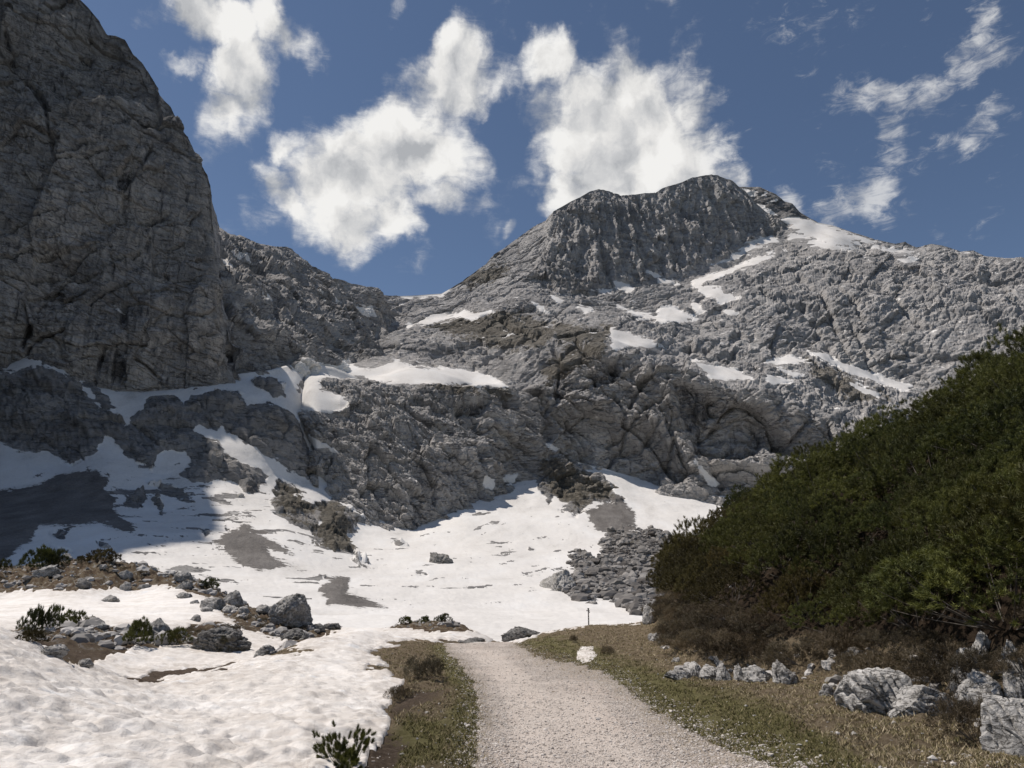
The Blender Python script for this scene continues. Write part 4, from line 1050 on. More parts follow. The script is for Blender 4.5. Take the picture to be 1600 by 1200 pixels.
def ground_mat():
    m, n = new_mat('turf_and_soil')
    p = n.new('ShaderNodeTexCoord').outputs['Object']
    g = attr(n, 'green'); d = attr(n, 'stony'); hl = attr(n, 'hummock')
    f1 = n.noise(p, 1.1, 5, 0.6); f2 = n.noise(p, 9.0, 6, 0.7); f3 = n.noise(p, 38.0, 4, 0.7)
    blades = n.noise(n.mapv(p, (1, 1, 1), (0, 0, 0.6)), 70.0, 4, 0.8, 1.5)
    straw = n.ramp(n.m('ADD', n.m('MULTIPLY', f2, 0.5), n.m('MULTIPLY', blades, 0.5)), [(0.33, (0.080, 0.058, 0.038)), (0.48, (0.18, 0.138, 0.090)), (0.62, (0.30, 0.245, 0.17)), (0.75, (0.44, 0.38, 0.29))])
    grn = n.ramp(n.m('ADD', n.m('MULTIPLY', f2, 0.4), n.m('MULTIPLY', blades, 0.6)), [(0.33, (0.075, 0.068, 0.028)), (0.5, (0.17, 0.16, 0.066)), (0.68, (0.31, 0.275, 0.14))])
    gf = n.sm(n.m('ADD', n.m('MULTIPLY', g, 0.05), n.m('MULTIPLY', n.m('SUBTRACT', f1, 0.5), 3.4)), -0.6, 0.9)
    col = n.mix(n.m('MULTIPLY', gf, 0.8), straw, grn)
    soil = n.ramp(n.m('ADD', n.m('MULTIPLY', f2, 0.6), n.m('MULTIPLY', f3, 0.4)), [(0.32, (0.045, 0.032, 0.024)), (0.5, (0.105, 0.078, 0.058)), (0.7, (0.19, 0.15, 0.115))])
    sf = n.sm(n.m('ADD', n.m('MULTIPLY', d, 0.06), n.m('MULTIPLY', n.m('SUBTRACT', f2, 0.5), 3.5)), -0.3, 0.5)
    col = n.mix(sf, col, soil)
    # heath and broken rock of the hummocks
    heath = n.ramp(n.noise(p, 2.2, 6, 0.7, 0.3), [(0.30, (0.028, 0.022, 0.018)), (0.45, (0.095, 0.066, 0.045)), (0.56, (0.145, 0.115, 0.075)), (0.63, (0.25, 0.235, 0.22)), (0.75, (0.40, 0.385, 0.37))])
    col = n.mix(n.sm(hl, 0.1, 0.7), col, heath)
    lit_ = n.ramp(n.noise(p, 5.0, 5, .7), [(0.35, (0.018, 0.013, 0.009)), (0.65, (0.060, 0.042, 0.028))])
    col = n.mix(n.sm(attr(n, 'litter'), 0.2, 0.8), col, lit_)
    # pale chips of limestone
    v = n.vor(p, 8.0); sel = n.noise(p, 2.2, 3, 0.6)
    chip = n.m('MULTIPLY', n.m('MULTIPLY', n.m('SUBTRACT', 1.0, n.sm(v, 0.13, 0.19)), n.sm(sel, 0.50, 0.62)), n.m('SUBTRACT', 1.0, n.sm(attr(n, 'litter'), 0.2, 0.8)))
    col = n.mix(n.m('MULTIPLY', chip, 0.7), col, (0.48, 0.45, 0.42))
    h = n.m('ADD', n.m('ADD', n.m('MULTIPLY', f2, 0.6), n.m('MULTIPLY', blades, 0.5)), n.m('MULTIPLY', chip, 0.4))
    finish(n, col, 0.95, h, 0.07, 1.0, spec=0.1)
    return m


def snow_mat():
    m, n = new_mat('old_spring_snow')
    p = n.new('ShaderNodeTexCoord').outputs['Object']
    st = n.noise(n.mapv(p, (0.35, 1.5, 1), (0, 0, 0.45)), 1.5, 6, 0.66, 0.4)
    big = n.noise(p, 0.32, 4, 0.6)
    gr = n.noise(p, 16.0, 5, 0.75)
    t = n.m('ADD', n.m('ADD', n.m('MULTIPLY', st, 0.55), n.m('MULTIPLY', big, 0.35)), n.m('MULTIPLY', gr, 0.18))
    col = n.ramp(t, [(0.36, (0.54, 0.495, 0.445)), (0.46, (0.72, 0.675, 0.625)), (0.56, (0.82, 0.78, 0.735)), (0.68, (0.87, 0.85, 0.825))])
    icy = n.sm(n.noise(p, 0.85, 6, 0.62, 0.6), 0.60, 0.70)
    col = n.mix(n.m('MULTIPLY', icy, 0.6), col, (0.74, 0.77, 0.80))
    dirt = n.m('MULTIPLY', n.sm(n.noise(p, 30.0, 4, 0.75), 0.64, 0.72), n.sm(n.noise(p, 1.1, 4, 0.6), 0.46, 0.66))
    col = n.mix(n.m('MULTIPLY', dirt, 0.6), col, (0.22, 0.185, 0.15))
    grime = n.sm(n.noise(n.mapv(p, (1, 1, 1), (0, 0, 0.2)), 0.55, 5, 0.65, 0.8), 0.54, 0.70)
    col = n.mix(n.m('MULTIPLY', n.m('MULTIPLY', grime, n.sm(gr, 0.42, 0.6)), 0.4), col, (0.42, 0.36, 0.31))
    melt = n.m('MULTIPLY', n.sm(attr(n, 'rim'), -0.9, 0.05), n.sm(n.noise(p, 4.0, 5, 0.7), 0.36, 0.60))
    col = n.mix(n.m('MULTIPLY', melt, 0.5), col, (0.36, 0.30, 0.245))
    rip = n.noise(n.mapv(p, (0.55, 1.6, 1), (0, 0, 0.35)), 3.2, 5, 0.6, 0.6)
    pit = n.m('POWER', n.vor(p, 9.0, 'SMOOTH_F1'), 1.0)
    h = n.m('ADD', n.m('ADD', n.m('MULTIPLY', rip, 0.6), n.m('MULTIPLY', gr, 0.3)), n.m('ADD', n.m('MULTIPLY', st, 0.35), n.m('MULTIPLY', pit, 0.12)))
    finish(n, col, 0.75, h, 0.09, 0.8, spec=0.25)
    return m


def path_mat():
    m, n = new_mat('limestone_gravel')
    p = n.new('ShaderNodeTexCoord').outputs['Object']
    v1 = n.new('ShaderNodeTexVoronoi', i_0=p); v1.inputs['Scale'].default_value = 48.0
    v2 = n.new('ShaderNodeTexVoronoi', i_0=p); v2.inputs['Scale'].default_value = 105.0
    big = n.noise(p, 0.7, 5, 0.62, 0.4); f = n.noise(p, 6.0, 5, 0.7)
    cb = n.new('ShaderNodeSeparateColor', i_0=v1.outputs['Color']).outputs[0]
    t = n.m('ADD', n.m('ADD', n.m('MULTIPLY', cb, 0.22), n.m('MULTIPLY', big, 0.35)), n.m('MULTIPLY', f, 0.43))
    col = n.ramp(t, [(0.30, (0.35, 0.305, 0.268)), (0.48, (0.47, 0.415, 0.37)), (0.66, (0.57, 0.515, 0.465)), (0.8, (0.66, 0.62, 0.575))])
    crev = n.m('SUBTRACT', 1.0, n.sm(v2.outputs['Distance'], 0.0, 0.55))
    dk = n.m('MULTIPLY', n.sm(v1.outputs['Distance'], 0.40, 0.75), 0.5)
    col = n.mix(dk, col, (0.30, 0.245, 0.205))
    warm = n.sm(n.noise(n.mapv(p, (1.2, 0.25, 1)), 0.8, 4, 0.6), 0.45, 0.65)
    col = n.mix(n.m('MULTIPLY', warm, 0.35), col, (0.56, 0.46, 0.39))
    e = n.m('ADD', attr(n, 'inset'), n.m('MULTIPLY', n.m('SUBTRACT', big, 0.5), 0.7))
    track = n.m('SUBTRACT', 1.0, n.sm(n.m('ABSOLUTE', n.m('SUBTRACT', e, 0.78)), 0.12, 0.42))
    col = n.mix(n.m('MULTIPLY', track, 0.45), col, (0.66, 0.585, 0.52))
    rim = n.m('SUBTRACT', 1.0, n.sm(e, 0.0, 0.38))
    col = n.mix(n.m('MULTIPLY', rim, 0.5), col, (0.24, 0.20, 0.15))
    h = n.m('ADD', n.m('MULTIPLY', n.m('SUBTRACT', 1.0, v1.outputs['Distance']), 0.8), n.m('ADD', n.m('MULTIPLY', crev, 0.4), n.m('MULTIPLY', f, 0.5)))
    finish(n, col, 0.95, h, 0.014, 0.8, spec=0.1)
    return m


M_GROUND, M_SNOW, M_PATH = ground_mat(), snow_mat(), path_mat()
G = np.stack([XX, YY, gz], -1)
ground = grid_mesh('ground', G, M_GROUND, {'green': green, 'stony': stone_zone, 'hummock': rough_zone, 'litter': np.clip((toe_dist(XX, YY) - .5) / .6, 0, 1)}, flip=True)
setp(ground, 'brown alpine turf and stony soil beside the path', kind='structure')

# snow bodies: real thickness, thinning out to the ground at the melt edge
srel = 0.06 * fbm(GB, 2.6, 4, .55, 210) + 0.034 * fbm(GB * [1, 1.8, 1], 0.5, 3, .6, 211, True)
prints = np.clip(fbm(GB, 0.42, 2, .5, 212) - 0.22, 0, 1) * 0.20 * np.clip((14 - YY) / 5, 0, 1)
foot = np.clip(-bare_m / 0.4, 0, 1)
sz = GH + (srel * 0.8 - prints) * foot * np.clip(1.3 - far_k, .3, 1) + 0.03
sz = np.where(bare_m < 0, sz, GH - 0.12 - bare_m * 0.5)
psn = patch_m > -0.05
sz2 = np.where(psn, gz + 0.05 * np.clip(patch_m / 0.06 + .8, -2, 1), -99)
keep = (bare_m < 0.25) & (YY > -14)
sz = np.where(YY > 100, sz - (YY - 100) * 0.5, sz)
snow = grid_mesh('snow', np.stack([XX, YY, sz], -1), M_SNOW, {'rim': np.where(YY > 5.5, bare_m, -2)}, keep=keep, flip=True)
setp(snow, 'dirty spring snow lying left of the path', kind='structure')
kp = (patch_m > -0.12) & (YY < 30) & (YY > 17)
sp = grid_mesh('snow_patch', np.stack([XX, YY, gz + 0.03 * np.clip(patch_m / 0.12 + .3, -2, 1)], -1), M_SNOW, keep=kp, flip=True)
setp(sp, 'small leftover snow patch lying in the brown grass right of the path', 'snow patch', kind='thing')

pz = GH + 0.008 - 0.05 * 0 + 0.02 * fbm(GB, 0.5, 3, .6, 220) + 0.012 * fbm(GB, 0.07, 2, .6, 221) + np.where(pth_m < 0, pth_m * 0.9, 0) + 0.012
path = grid_mesh('path', np.stack([XX, YY, pz], -1), M_PATH, {'inset': pth_m}, keep=pth_m > -0.3, flip=True)
setp(path, 'pale limestone gravel path', kind='structure')


class HField:
    """height lookup on the near grid"""
    def __init__(s, Z): s.Z = Z
    def __call__(s, x, y):
        x = np.atleast_1d(np.asarray(x, float)); y = np.atleast_1d(np.asarray(y, float))
        r = np.interp(y, ys, np.arange(len(ys)))
        c = np.interp(x / (np.clip(y, 3, None) * 0.86 + 4), ts, np.arange(len(ts)))
        r = np.clip(r, 0, len(ys) - 1.001); c = np.clip(c, 0, len(ts) - 1.001)
        i = r.astype(int); j = c.astype(int); a = r - i; b = c - j
        Z = s.Z
        return Z[i, j] * (1 - a) * (1 - b) + Z[i + 1, j] * a * (1 - b) + Z[i, j + 1] * (1 - a) * b + Z[i + 1, j + 1] * a * b


top = np.where(bare_m < 0, sz, np.maximum(gz, np.where(pth_m > 0, pz, -99)))
H_TOP, H_GND, H_BARE, H_PATH = HField(top), HField(gz), HField(bare_m), HField(pth_m)


def hit(px, py, dmin=5.5, dmax=75, field=None):
    """first place where the line of sight through a photograph pixel meets the near ground"""
    field = field or H_TOP
    d = np.exp(np.linspace(math.log(dmin), math.log(dmax), 700))
    q = P(np.full(d.shape, px), np.full(d.shape, py), d)
    z = field(q[:, 0], q[:, 1])
    k = np.nonzero(q[:, 2] < z)[0]
    if len(k) == 0: return None
    i = k[0]
    return np.array([q[i, 0], q[i, 1], z[i]])

# ------------------------------------------------------------------ rocks
print('rocks')


def boulder_mat(name, light=1.0, lichen=0.25, warm=0.0):
    m, n = new_mat(name)
    tc = n.new('ShaderNodeTexCoord').outputs['Object']
    p = tc
    a = n.noise(p, 2.2, 6, 0.68, 0.5); b = n.noise(p, 9.0, 5, 0.7); c = n.noise(n.mapv(p, (1, 1, 2.6), (0.5, 0.3, 0)), 4.0, 5, 0.6, 0.8)
    L = light
    col = n.ramp(n.m('ADD', n.m('MULTIPLY', a, 0.6), n.m('MULTIPLY', b, 0.4)), [(0.30, (0.17 * L, 0.16 * L, 0.15 * L)), (0.47, (0.36 * L, 0.345 * L, 0.325 * L)), (0.60, (0.52 * L, 0.50 * L, 0.475 * L)), (0.72, (0.68 * L, 0.66 * L, 0.63 * L))])
    crack = n.m('SUBTRACT', 1.0, n.sm(n.m('ABSOLUTE', n.m('SUBTRACT', c, 0.5)), 0.0, 0.03))
    col = n.mix(n.m('MULTIPLY', crack, 0.65), col, (0.05, 0.047, 0.045))
    lich = n.m('MULTIPLY', n.sm(n.noise(p, 1.3, 5, 0.7), 0.52, 0.66), lichen)
    col = n.mix(lich, col, (0.085, 0.075, 0.045))
    dk = n.m('MULTIPLY', n.sm(n.noise(n.mapv(p, (1, 1, 0.3)), 3.0, 5, 0.7), 0.56, 0.66), 0.3)
    col = n.mix(dk, col, (0.08, 0.078, 0.078))
    h = n.m('SUBTRACT', n.m('ADD', n.m('MULTIPLY', b, 0.7), n.m('MULTIPLY', a, 0.5)), n.m('MULTIPLY', crack, 0.4))
    finish(n, col, 0.92, h, 0.09, 0.9, spec=0.12)
    return m


M_ROCK = boulder_mat('weathered_limestone', 1.0, 0.45)
M_PALE = boulder_mat('pale_karst_limestone', 1.12, 0.3)
M_MOSSY = boulder_mat('mossy_limestone', 0.6, 1.0)


def ico(sub):
    import bmesh
    bm = bmesh.new(); bmesh.ops.create_icosphere(bm, subdivisions=sub, radius=1.0)
    V = np.array([v.co[:] for v in bm.verts]); Fc = np.array([[v.index for v in f.verts] for f in bm.faces]); bm.free()
    return V, Fc


ICO = {k: ico(k) for k in (1, 2, 3, 4, 5, 6)}


def rock_verts(seed, w, dpt, h, style='block', sub=5):
    V, Fc = ICO[sub]
    rs = np.random.RandomState(seed)
    off = rs.uniform(-50, 50, 3)
    q = V + off
    nc = rs.normal(0, 1, (26, 3)); nc /= np.linalg.norm(nc, axis=1, keepdims=True)
    for v_, dcut in zip(nc, rs.uniform(.62, .92, 26)):
        ex = np.clip(V @ v_ - dcut, 0, None)
        V = V - ex[:, None] * v_ * .94
    if style == 'spike':
        s = 1 - 0.55 * np.clip(V[:, 2] + .2, 0, 1); V = V * np.stack([s, s, np.ones_like(s)], -1)
    f1, g1 = cells(q, 0.95, seed, 1.0); f2, g2 = cells(q, 0.42, seed + 3); f3, g3 = cells(q, 0.17, seed + 5)
    r = 1 + 0.20 * f1 + 0.20 * f2 + 0.09 * f3 + 0.06 * fbm(q, 0.8, 4, .6, seed + 7) - 0.07 * np.clip(.12 - g1, 0, 1) / .12 - 0.05 * np.clip(.12 - g2, 0, 1) / .12
    r += 0.05 * fbm(q, 0.12, 3, .6, seed + 9, True)
    if style == 'slab': r += 0.10 * strata(q, (0.4, 0.2, 1), 0.22, 0.8, seed)
    if style == 'karren':
        r = 1 + 0.12 * f1 + 0.04 * f2 + 0.10 * fbm(q, 1.0, 3, .5, seed + 7)
        ang = q @ np.array([0.95, 0.15, 0.42]) + 0.25 * fbm(q, 0.9, 3, .5, seed + 21)
        fr = (ang / 0.25) % 1.0
        r += 0.26 * (np.sqrt(np.clip(1 - (2 * fr - 1) ** 2, 0, 1)) - 0.7) + 0.03 * fbm(q, .2, 2, .5, seed + 22)
    U = V * r[:, None]
    lo, hi = U.min(0), U.max(0)
    U = (U - (lo + hi) / 2) / ((hi - lo) / 2)
    U = U * np.array([w / 2, dpt / 2, h / 2])
    # flat, buried foot
    U[:, 2] = np.where(U[:, 2] < -0.25 * h, -0.25 * h + (U[:, 2] + 0.25 * h) * 0.4, U[:, 2])
    U[:, 2] -= U[:, 2].min()
    return U, Fc


def place_rock(name, label, cat, bbox, seed, mat, style='block', sub=5, rot=None, deep=None, sink=0.24, group=None, base_py=None, tilt=(0, 0), d=None):
    x0, y0, x1, y1 = bbox
    if x0 > 1000 and y0 > 940: sink = max(sink, .34)
    if x0 > 1000 and y0 > 1015 and x1 < 1260:
        rr = np.random.RandomState(seed)
        k_ = rr.uniform(0, .35) * (x1 - x0); x0 -= k_ * rr.uniform(0, 1); x1 += k_ * rr.uniform(0, 1); y0 += (y1 - y0) * rr.uniform(-.05, .2)
        tilt = (0, rr.uniform(-.4, .4))
    pt = hit((x0 + x1) / 2, base_py or (y1 - 1.0))
    if pt is None and d is None:
        print('NO HIT', label); return None
    if d is not None:
        q = P((x0 + x1) / 2, y1, d); pt = np.array([q[0], q[1], H_GND(q[0], q[1])[0]])
    dist = math.hypot(pt[0] * 0, pt[1]) * 1.03
    w = (x1 - x0) * dist / F_PX
    h = (y1 - y0) * dist / F_PX
    dp = deep if deep else w * 0.9
    h2 = h * (1 + sink)
    U, Fc = rock_verts(seed, w * 1.03, dp, h2, style, sub)
    if rot is not None:
        c, s_ = math.cos(rot), math.sin(rot)
        U = np.stack([U[:, 0] * c - U[:, 1] * s_, U[:, 0] * s_ + U[:, 1] * c, U[:, 2]], -1)
    o = tri_mesh(name, U, Fc, mat, True)
    o.rotation_euler = (tilt[0], tilt[1], 0)
    o.location = (pt[0], pt[1] + dp * 0.30, pt[2] - h2 * sink)
    setp(o, label, cat, group)
    return o


R = place_rock
R('boulder', 'large round cracked grey boulder standing on the brown spur above the snow', 'boulder', (413, 926, 478, 982), 11, M_ROCK, sub=6, sink=.08)
R('boulder', 'broad mossy brown boulder with a grey right face at the end of the soil mound', 'boulder', (293, 975, 380, 1018), 12, M_MOSSY, 'slab', 6, deep=2.2)
R('boulder', 'pointed grey boulder rising behind the low pines on the soil mound', 'boulder', (219, 962, 256, 992), 23, M_ROCK, 'spike', 5)
R('boulder', 'dark moss-capped boulder standing alone on the snow below the hummock', 'boulder', (312, 931, 344, 952), 14, M_ROCK)
R('rock', 'flat grey rock sunk alone in the middle of the wide left snow slope', 'rock', (157, 928, 183, 941), 15, M_ROCK, 'slab', 4)
R('rock', 'jagged grey rock on the snow just below the stony end of the hummock', 'rock', (274, 925, 297, 936), 16, M_ROCK, 'block', 4)
R('rock', 'small pale flat stone lying above the flat slab on the snow', 'rock', (296, 937, 309, 944), 17, M_PALE, 'slab', 4)
R('rock_slab', 'flat pale slab lying on the snow under the dark moss-capped boulder', 'rock', (309, 948, 329, 957), 18, M_PALE, 'slab', 4)
R('rock', 'small dark oval rock in the snow above the broad mossy boulder', 'rock', (294, 959, 311, 971), 19, M_ROCK, 'block', 4)
R('rock', 'low layered rock lying in the snow hollow right of the mossy boulder', 'rock', (395, 1007, 428, 1025), 20, M_ROCK, 'slab', 5)
R('rock', 'grey shoulder rock leaning on the left foot of the large round boulder', 'rock', (399, 945, 420, 960), 21, M_ROCK)
R('rock', 'pale broken rock at the snow edge where the spur begins', 'rock', (346, 945, 368, 959), 22, M_PALE, 'block', 4)
R('rock', 'small pale rock between the spur start and the shoulder rock', 'rock', (372, 948, 388, 960), 24, M_PALE, 'block', 4)
R('rock', 'dark craggy rock at the steep right end of the hummock', 'rock', (348, 919, 378, 946), 25, M_ROCK, 'block', 5)
R('rock', 'dark rounded rock on the crest line of the hummock, upper of two', 'rock', (268, 890, 296, 910), 26, M_ROCK)
R('rock', 'dark rounded rock under the crest of the hummock, lower of two', 'rock', (274, 904, 296, 921), 27, M_ROCK)
R('rock_slab', 'long tilted grey slab below the large pine on the hummock', 'rock', (48, 879, 88, 901), 28, M_ROCK, 'slab', 5, tilt=(0, -0.2))
R('rock', 'upright greenish grey block at the lower edge of the hummock', 'rock', (115, 902, 137, 921), 29, M_MOSSY, 'block', 4)
R('rock', 'pale lumpy rock halfway up the hummock', 'rock', (183, 890, 203, 906), 30, M_PALE, 'block', 4)
R('rock', 'pale rock at the lower snow edge of the hummock', 'rock', (185, 910, 202, 924), 31, M_PALE, 'block', 4)
R('rock', 'grey rock half buried at the snow edge, right of the pale pair', 'rock', (212, 912, 231, 921), 32, M_ROCK, 'block', 4)
R('rock', 'pale rock sticking out above the snow behind the large hummock pine', 'rock', (85, 862, 108, 878), 33, M_PALE, 'slab', 4)
R('rock', 'rounded pale rock on top of the soil mound beside the tiny pine', 'rock', (150, 973, 167, 985), 34, M_PALE, 'block', 4)
R('rock', 'pale rocks breaking out of the lower left flank of the soil mound', 'rock', (60, 1006, 96, 1026), 35, M_PALE, 'slab', 5)
R('rock', 'grey rock at the lowest foot of the soil mound', 'rock', (118, 1029, 141, 1043), 36, M_PALE, 'block', 4)
R('rock', 'small rock under the left pine of the soil mound', 'rock', (48, 982, 68, 994), 37, M_PALE, 'block', 4)
R('rock', 'low dark rock spilling from the spur below the large round boulder', 'rock', (440, 980, 478, 1000), 38, M_MOSSY, 'slab', 5)
R('rock', 'small dark knob at the far tip of the spur', 'rock', (486, 974, 505, 988), 39, M_MOSSY, 'block', 4)
R('rock', 'flat dark rock at the very end of the spur', 'rock', (505, 974, 530, 985), 40, M_MOSSY, 'slab', 4)
R('boulder', 'broad low black rock hump with pale veins where the path ends', 'boulder', (786, 979, 850, 1003), 41, M_MOSSY, 'slab', 5, d=33.5, deep=1.2)
R('rock', 'small flat dark rock left of the black hump at the top of the path', 'rock', (724, 993, 756, 1006), 42, M_MOSSY, 'slab', 4, d=32.5, deep=.8)
# right side
R('rock', 'pale rock at the far foot of the thicket beside the snow', 'rock', (1006, 938, 1028, 976), 43, M_PALE, 'block', 5)
R('rock', 'low grey rock cluster on the grass at the far left foot of the heath', 'rock', (1016, 986, 1046, 1003), 44, M_ROCK, 'slab', 5)
R('rock', 'slanted pale rock leaning out of the heath above the low cluster', 'rock', (1042, 974, 1058, 998), 45, M_ROCK, 'spike', 4)
R('rock', 'small pale stone at the grass edge under the heath', 'rock', (1053, 1025, 1064, 1036), 46, M_PALE, 'block', 4)
R('rock', 'flat jumbled grey rock at the left end of the outcrop row', 'rock', (1043, 1045, 1085, 1063), 47, M_ROCK, 'slab', 5, deep=.6)
R('rock', 'slanting grey rib behind the flat jumbled rock of the outcrop row', 'rock', (1070, 1030, 1100, 1058), 48, M_PALE, 'karren', 5, deep=.6)
R('rock', 'blocky furrowed limestone in the left half of the outcrop row', 'rock', (1095, 1030, 1128, 1063), 49, M_PALE, 'karren', 5, deep=.6)
R('rock', 'narrow crooked limestone fin near the middle of the outcrop row', 'rock', (1126, 1025, 1146, 1064), 50, M_PALE, 'spike', 5, deep=.5)
R('rock', 'small limestone tooth peeping out between the block and the fin', 'rock', (1118, 1024, 1130, 1042), 51, M_PALE, 'spike', 4, deep=.3)
R('rock', 'pointed pale limestone tooth right of the gap in the outcrop row', 'rock', (1154, 1027, 1178, 1064), 52, M_PALE, 'spike', 5, deep=.5)
R('rock', 'wide fractured limestone block right of the pointed tooth', 'rock', (1174, 1034, 1211, 1065), 53, M_PALE, 'block', 5, deep=.6)
R('rock', 'tall sharp pale rock standing alone under the dark pine', 'rock', (1222, 1017, 1256, 1067), 54, M_PALE, 'spike', 5, deep=.6)
R('rock', 'small pale rock on the grass edge right of the tall sharp rock', 'rock', (1282, 1066, 1310, 1090), 55, M_PALE, 'block', 4)
R('boulder', 'large fan of pale ribbed karst limestone under the overhanging pine', 'boulder', (1342, 1034, 1450, 1112), 56, M_PALE, 'karren', 6, deep=1.3, sink=.2)
R('rock', 'cluster of small pale lumps at the left foot of the ribbed fan', 'rock', (1336, 1078, 1378, 1112), 57, M_PALE, 'block', 5, deep=.4)
R('rock', 'smooth pale tongue of rock curving up from the foot of the ribbed fan', 'rock', (1418, 1060, 1506, 1116), 58, M_PALE, 'karren', 5, deep=.6, tilt=(0, -0.35))
R('rock', 'tall curved ribbed limestone fin right of the overhanging pine', 'rock', (1490, 1000, 1530, 1074), 59, M_PALE, 'karren', 5, deep=.6, tilt=(0, .25))
R('rock', 'pale fluted limestone spike at the top of the ribbed outcrop', 'rock', (1526, 976, 1556, 1024), 60, M_PALE, 'spike', 5, deep=.4, tilt=(0, .15))
R('rock', 'thick pale slanting block in the dry heath right of the curved fin', 'rock', (1530, 1046, 1588, 1100), 61, M_PALE, 'block', 5, deep=.7, tilt=(0, -.3))
R('rock', 'pale rock among heath at the right edge, high on the bank', 'rock', (1572, 992, 1600, 1030), 62, M_PALE, 'block', 5)
R('rock', 'narrow upright rib of limestone cut by the right picture edge', 'rock', (1586, 1016, 1612, 1085), 63, M_PALE, 'karren', 5, deep=.5)
R('boulder', 'big rounded pale boulder in the lower right corner', 'boulder', (1568, 1105, 1660, 1215), 64, M_PALE, 'karren', 6, deep=.9, base_py=1180)


# far outcrops standing free on the snow of the basin
def far_rock(name, label, cat, bbox, seed, mat, style='block', sub=5):
    x0, y0, x1, y1 = bbox
    pa = proj(HA); k = np.argmin((pa[0] - (x0 + x1) / 2) ** 2 + (pa[1] - (y1 - 2)) ** 2)
    pt = HA.reshape(-1, 3)[k]
    w = (x1 - x0) * pt[1] / F_PX; h = (y1 - y0) * pt[1] / F_PX
    U, Fc = rock_verts(seed, w, w * 1.3, h * 1.1, style, sub)
    o = tri_mesh(name, U / 4.0, Fc, mat, True)
    o.scale = (4, 4, 4)
    o.location = (pt[0], pt[1] + w * .45, pt[2] - h * .35)
    o.rotation_euler = (0.35, 0.25, 0.3)
    setp(o, label, cat)


far_rock('rock_outcrop', 'single brown-topped grey outcrop in the middle of the sunlit snow bowl', 'rock', (664, 854, 702, 882), 71, M_MOSSY, 'slab')
far_rock('rock_outcrop', 'grey crag with a brown turf top left of the boulder field', 'rock', (842, 866, 896, 924), 72, M_ROCK, 'block', 6)
far_rock('rock', 'dark rock in the shaded snow below the lower cliffs', 'rock', (366, 766, 378, 778), 73, M_ROCK, 'block', 4)
far_rock('rock', 'dark round rock on the shaded snow left of the middle scree', 'rock', (313, 824, 332, 838), 74, M_ROCK, 'block', 4)
far_rock('rock', 'dark flat rock on the shaded snow right of the large hummock pine', 'rock', (154, 849, 170, 858), 75, M_ROCK, 'slab', 4)
far_rock('rock', 'small grey rock at the top edge of the sunlit bowl below the cliff', 'rock', (702, 789, 716, 801), 76, M_ROCK, 'block', 4)


def scatter_stones(name, pts, sizes, mat, seed, sub=1, label=None, flat=.65):
    V, Fc = ICO[sub]
    rs = np.random.RandomState(seed)
    n = len(pts)
    jit = 1 + rs.uniform(-.32, .32, (n, len(V), 1))
    U = V[None] * jit
    a = rs.uniform(0, 6.28, n); c, s_ = np.cos(a)[:, None], np.sin(a)[:, None]
    sx = rs.uniform(.7, 1.35, (n, 1)); sz_ = rs.uniform(.45, .9, (n, 1)) * flat / .65
    X = U[..., 0] * sx; Y = U[..., 1]; Z = U[..., 2] * sz_
    U = np.stack([X * c - Y * s_, X * s_ + Y * c, Z], -1) * sizes[:, None, None] + pts[:, None]
    Fa = (Fc[None] + (np.arange(n) * len(V))[:, None, None]).reshape(-1, 3)
    o = tri_mesh(name, U.reshape(-1, 3), Fa, mat, False)
    setp(o, label, None, kind='stuff')
    return o


def loose_mat(name, lo, hi, scale=3.0):
    m, n = new_mat(name)
    geo = n.new('ShaderNodeNewGeometry')
    r = geo.outputs['Random Per Island']
    p = n.new('ShaderNodeTexCoord').outputs['Object']
    col = n.mix(r, lo, hi)
    f = n.noise(p, scale, 4, 0.7)
    col = n.mix(n.m('MULTIPLY', f, 0.35), col, tuple(c * .45 for c in lo))
    finish(n, col, 0.95, f, 0.02, 0.6, spec=0.1)
    return m


M_LOOSE = loose_mat('loose_limestone', (0.26, 0.245, 0.23), (0.60, 0.57, 0.54), 8)
M_GRAVEL = loose_mat('gravel_stones', (0.42, 0.37, 0.325), (0.78, 0.72, 0.66), 30)
M_RUBBLE = loose_mat('rubble_stone', (0.11, 0.10, 0.093), (0.36, 0.34, 0.32), .4)

RS = np.random.RandomState(7)
# boulder field beyond the post
pa = proj(HA)
sel = (sdf_poly(pa[0], pa[1], ROCK[BF]) + fbm(HA, 10, 3, .6, 300) * 12 > -1)
cand = HA[sel]
k = RS.choice(len(cand), min(6500, len(cand)), replace=False)
scatter_stones('rubble', cand[k] + RS.normal(0, .4, (len(k), 3)), np.minimum(RS.gamma(1.7, 0.42, len(k)) + .25, 3.2), M_RUBBLE, 1, 2, 'field of tumbled grey boulders below the scree')
# stones on the hummocks and at the foot of the bank
idx = np.nonzero(((rough_zone > 0.5) & (bare_m > 0.1) & (YY < 74)).ravel())[0]
k = RS.choice(idx, 2200)
pp = np.stack([XX, YY, gz], -1).reshape(-1, 3)[k]
scatter_stones('stones', pp + RS.normal(0, .02, pp.shape), np.minimum(RS.gamma(1.6, 0.075, len(k)) + .03, .5), M_LOOSE, 2, 2, 'broken stones strewn over the brown hummocks')
bank = (np.abs(toe_dist(XX, YY) - 0.15) < 0.55) & (YY > 7) & (YY < 36)
idx = np.nonzero(bank.ravel())[0]
k = RS.choice(idx, 200)
pp = np.stack([XX, YY, gz], -1).reshape(-1, 3)[k]
scatter_stones('stones', pp, RS.gamma(1.6, 0.035, len(k)) + .02, M_LOOSE, 3, 2, 'pale stones along the foot of the bank')

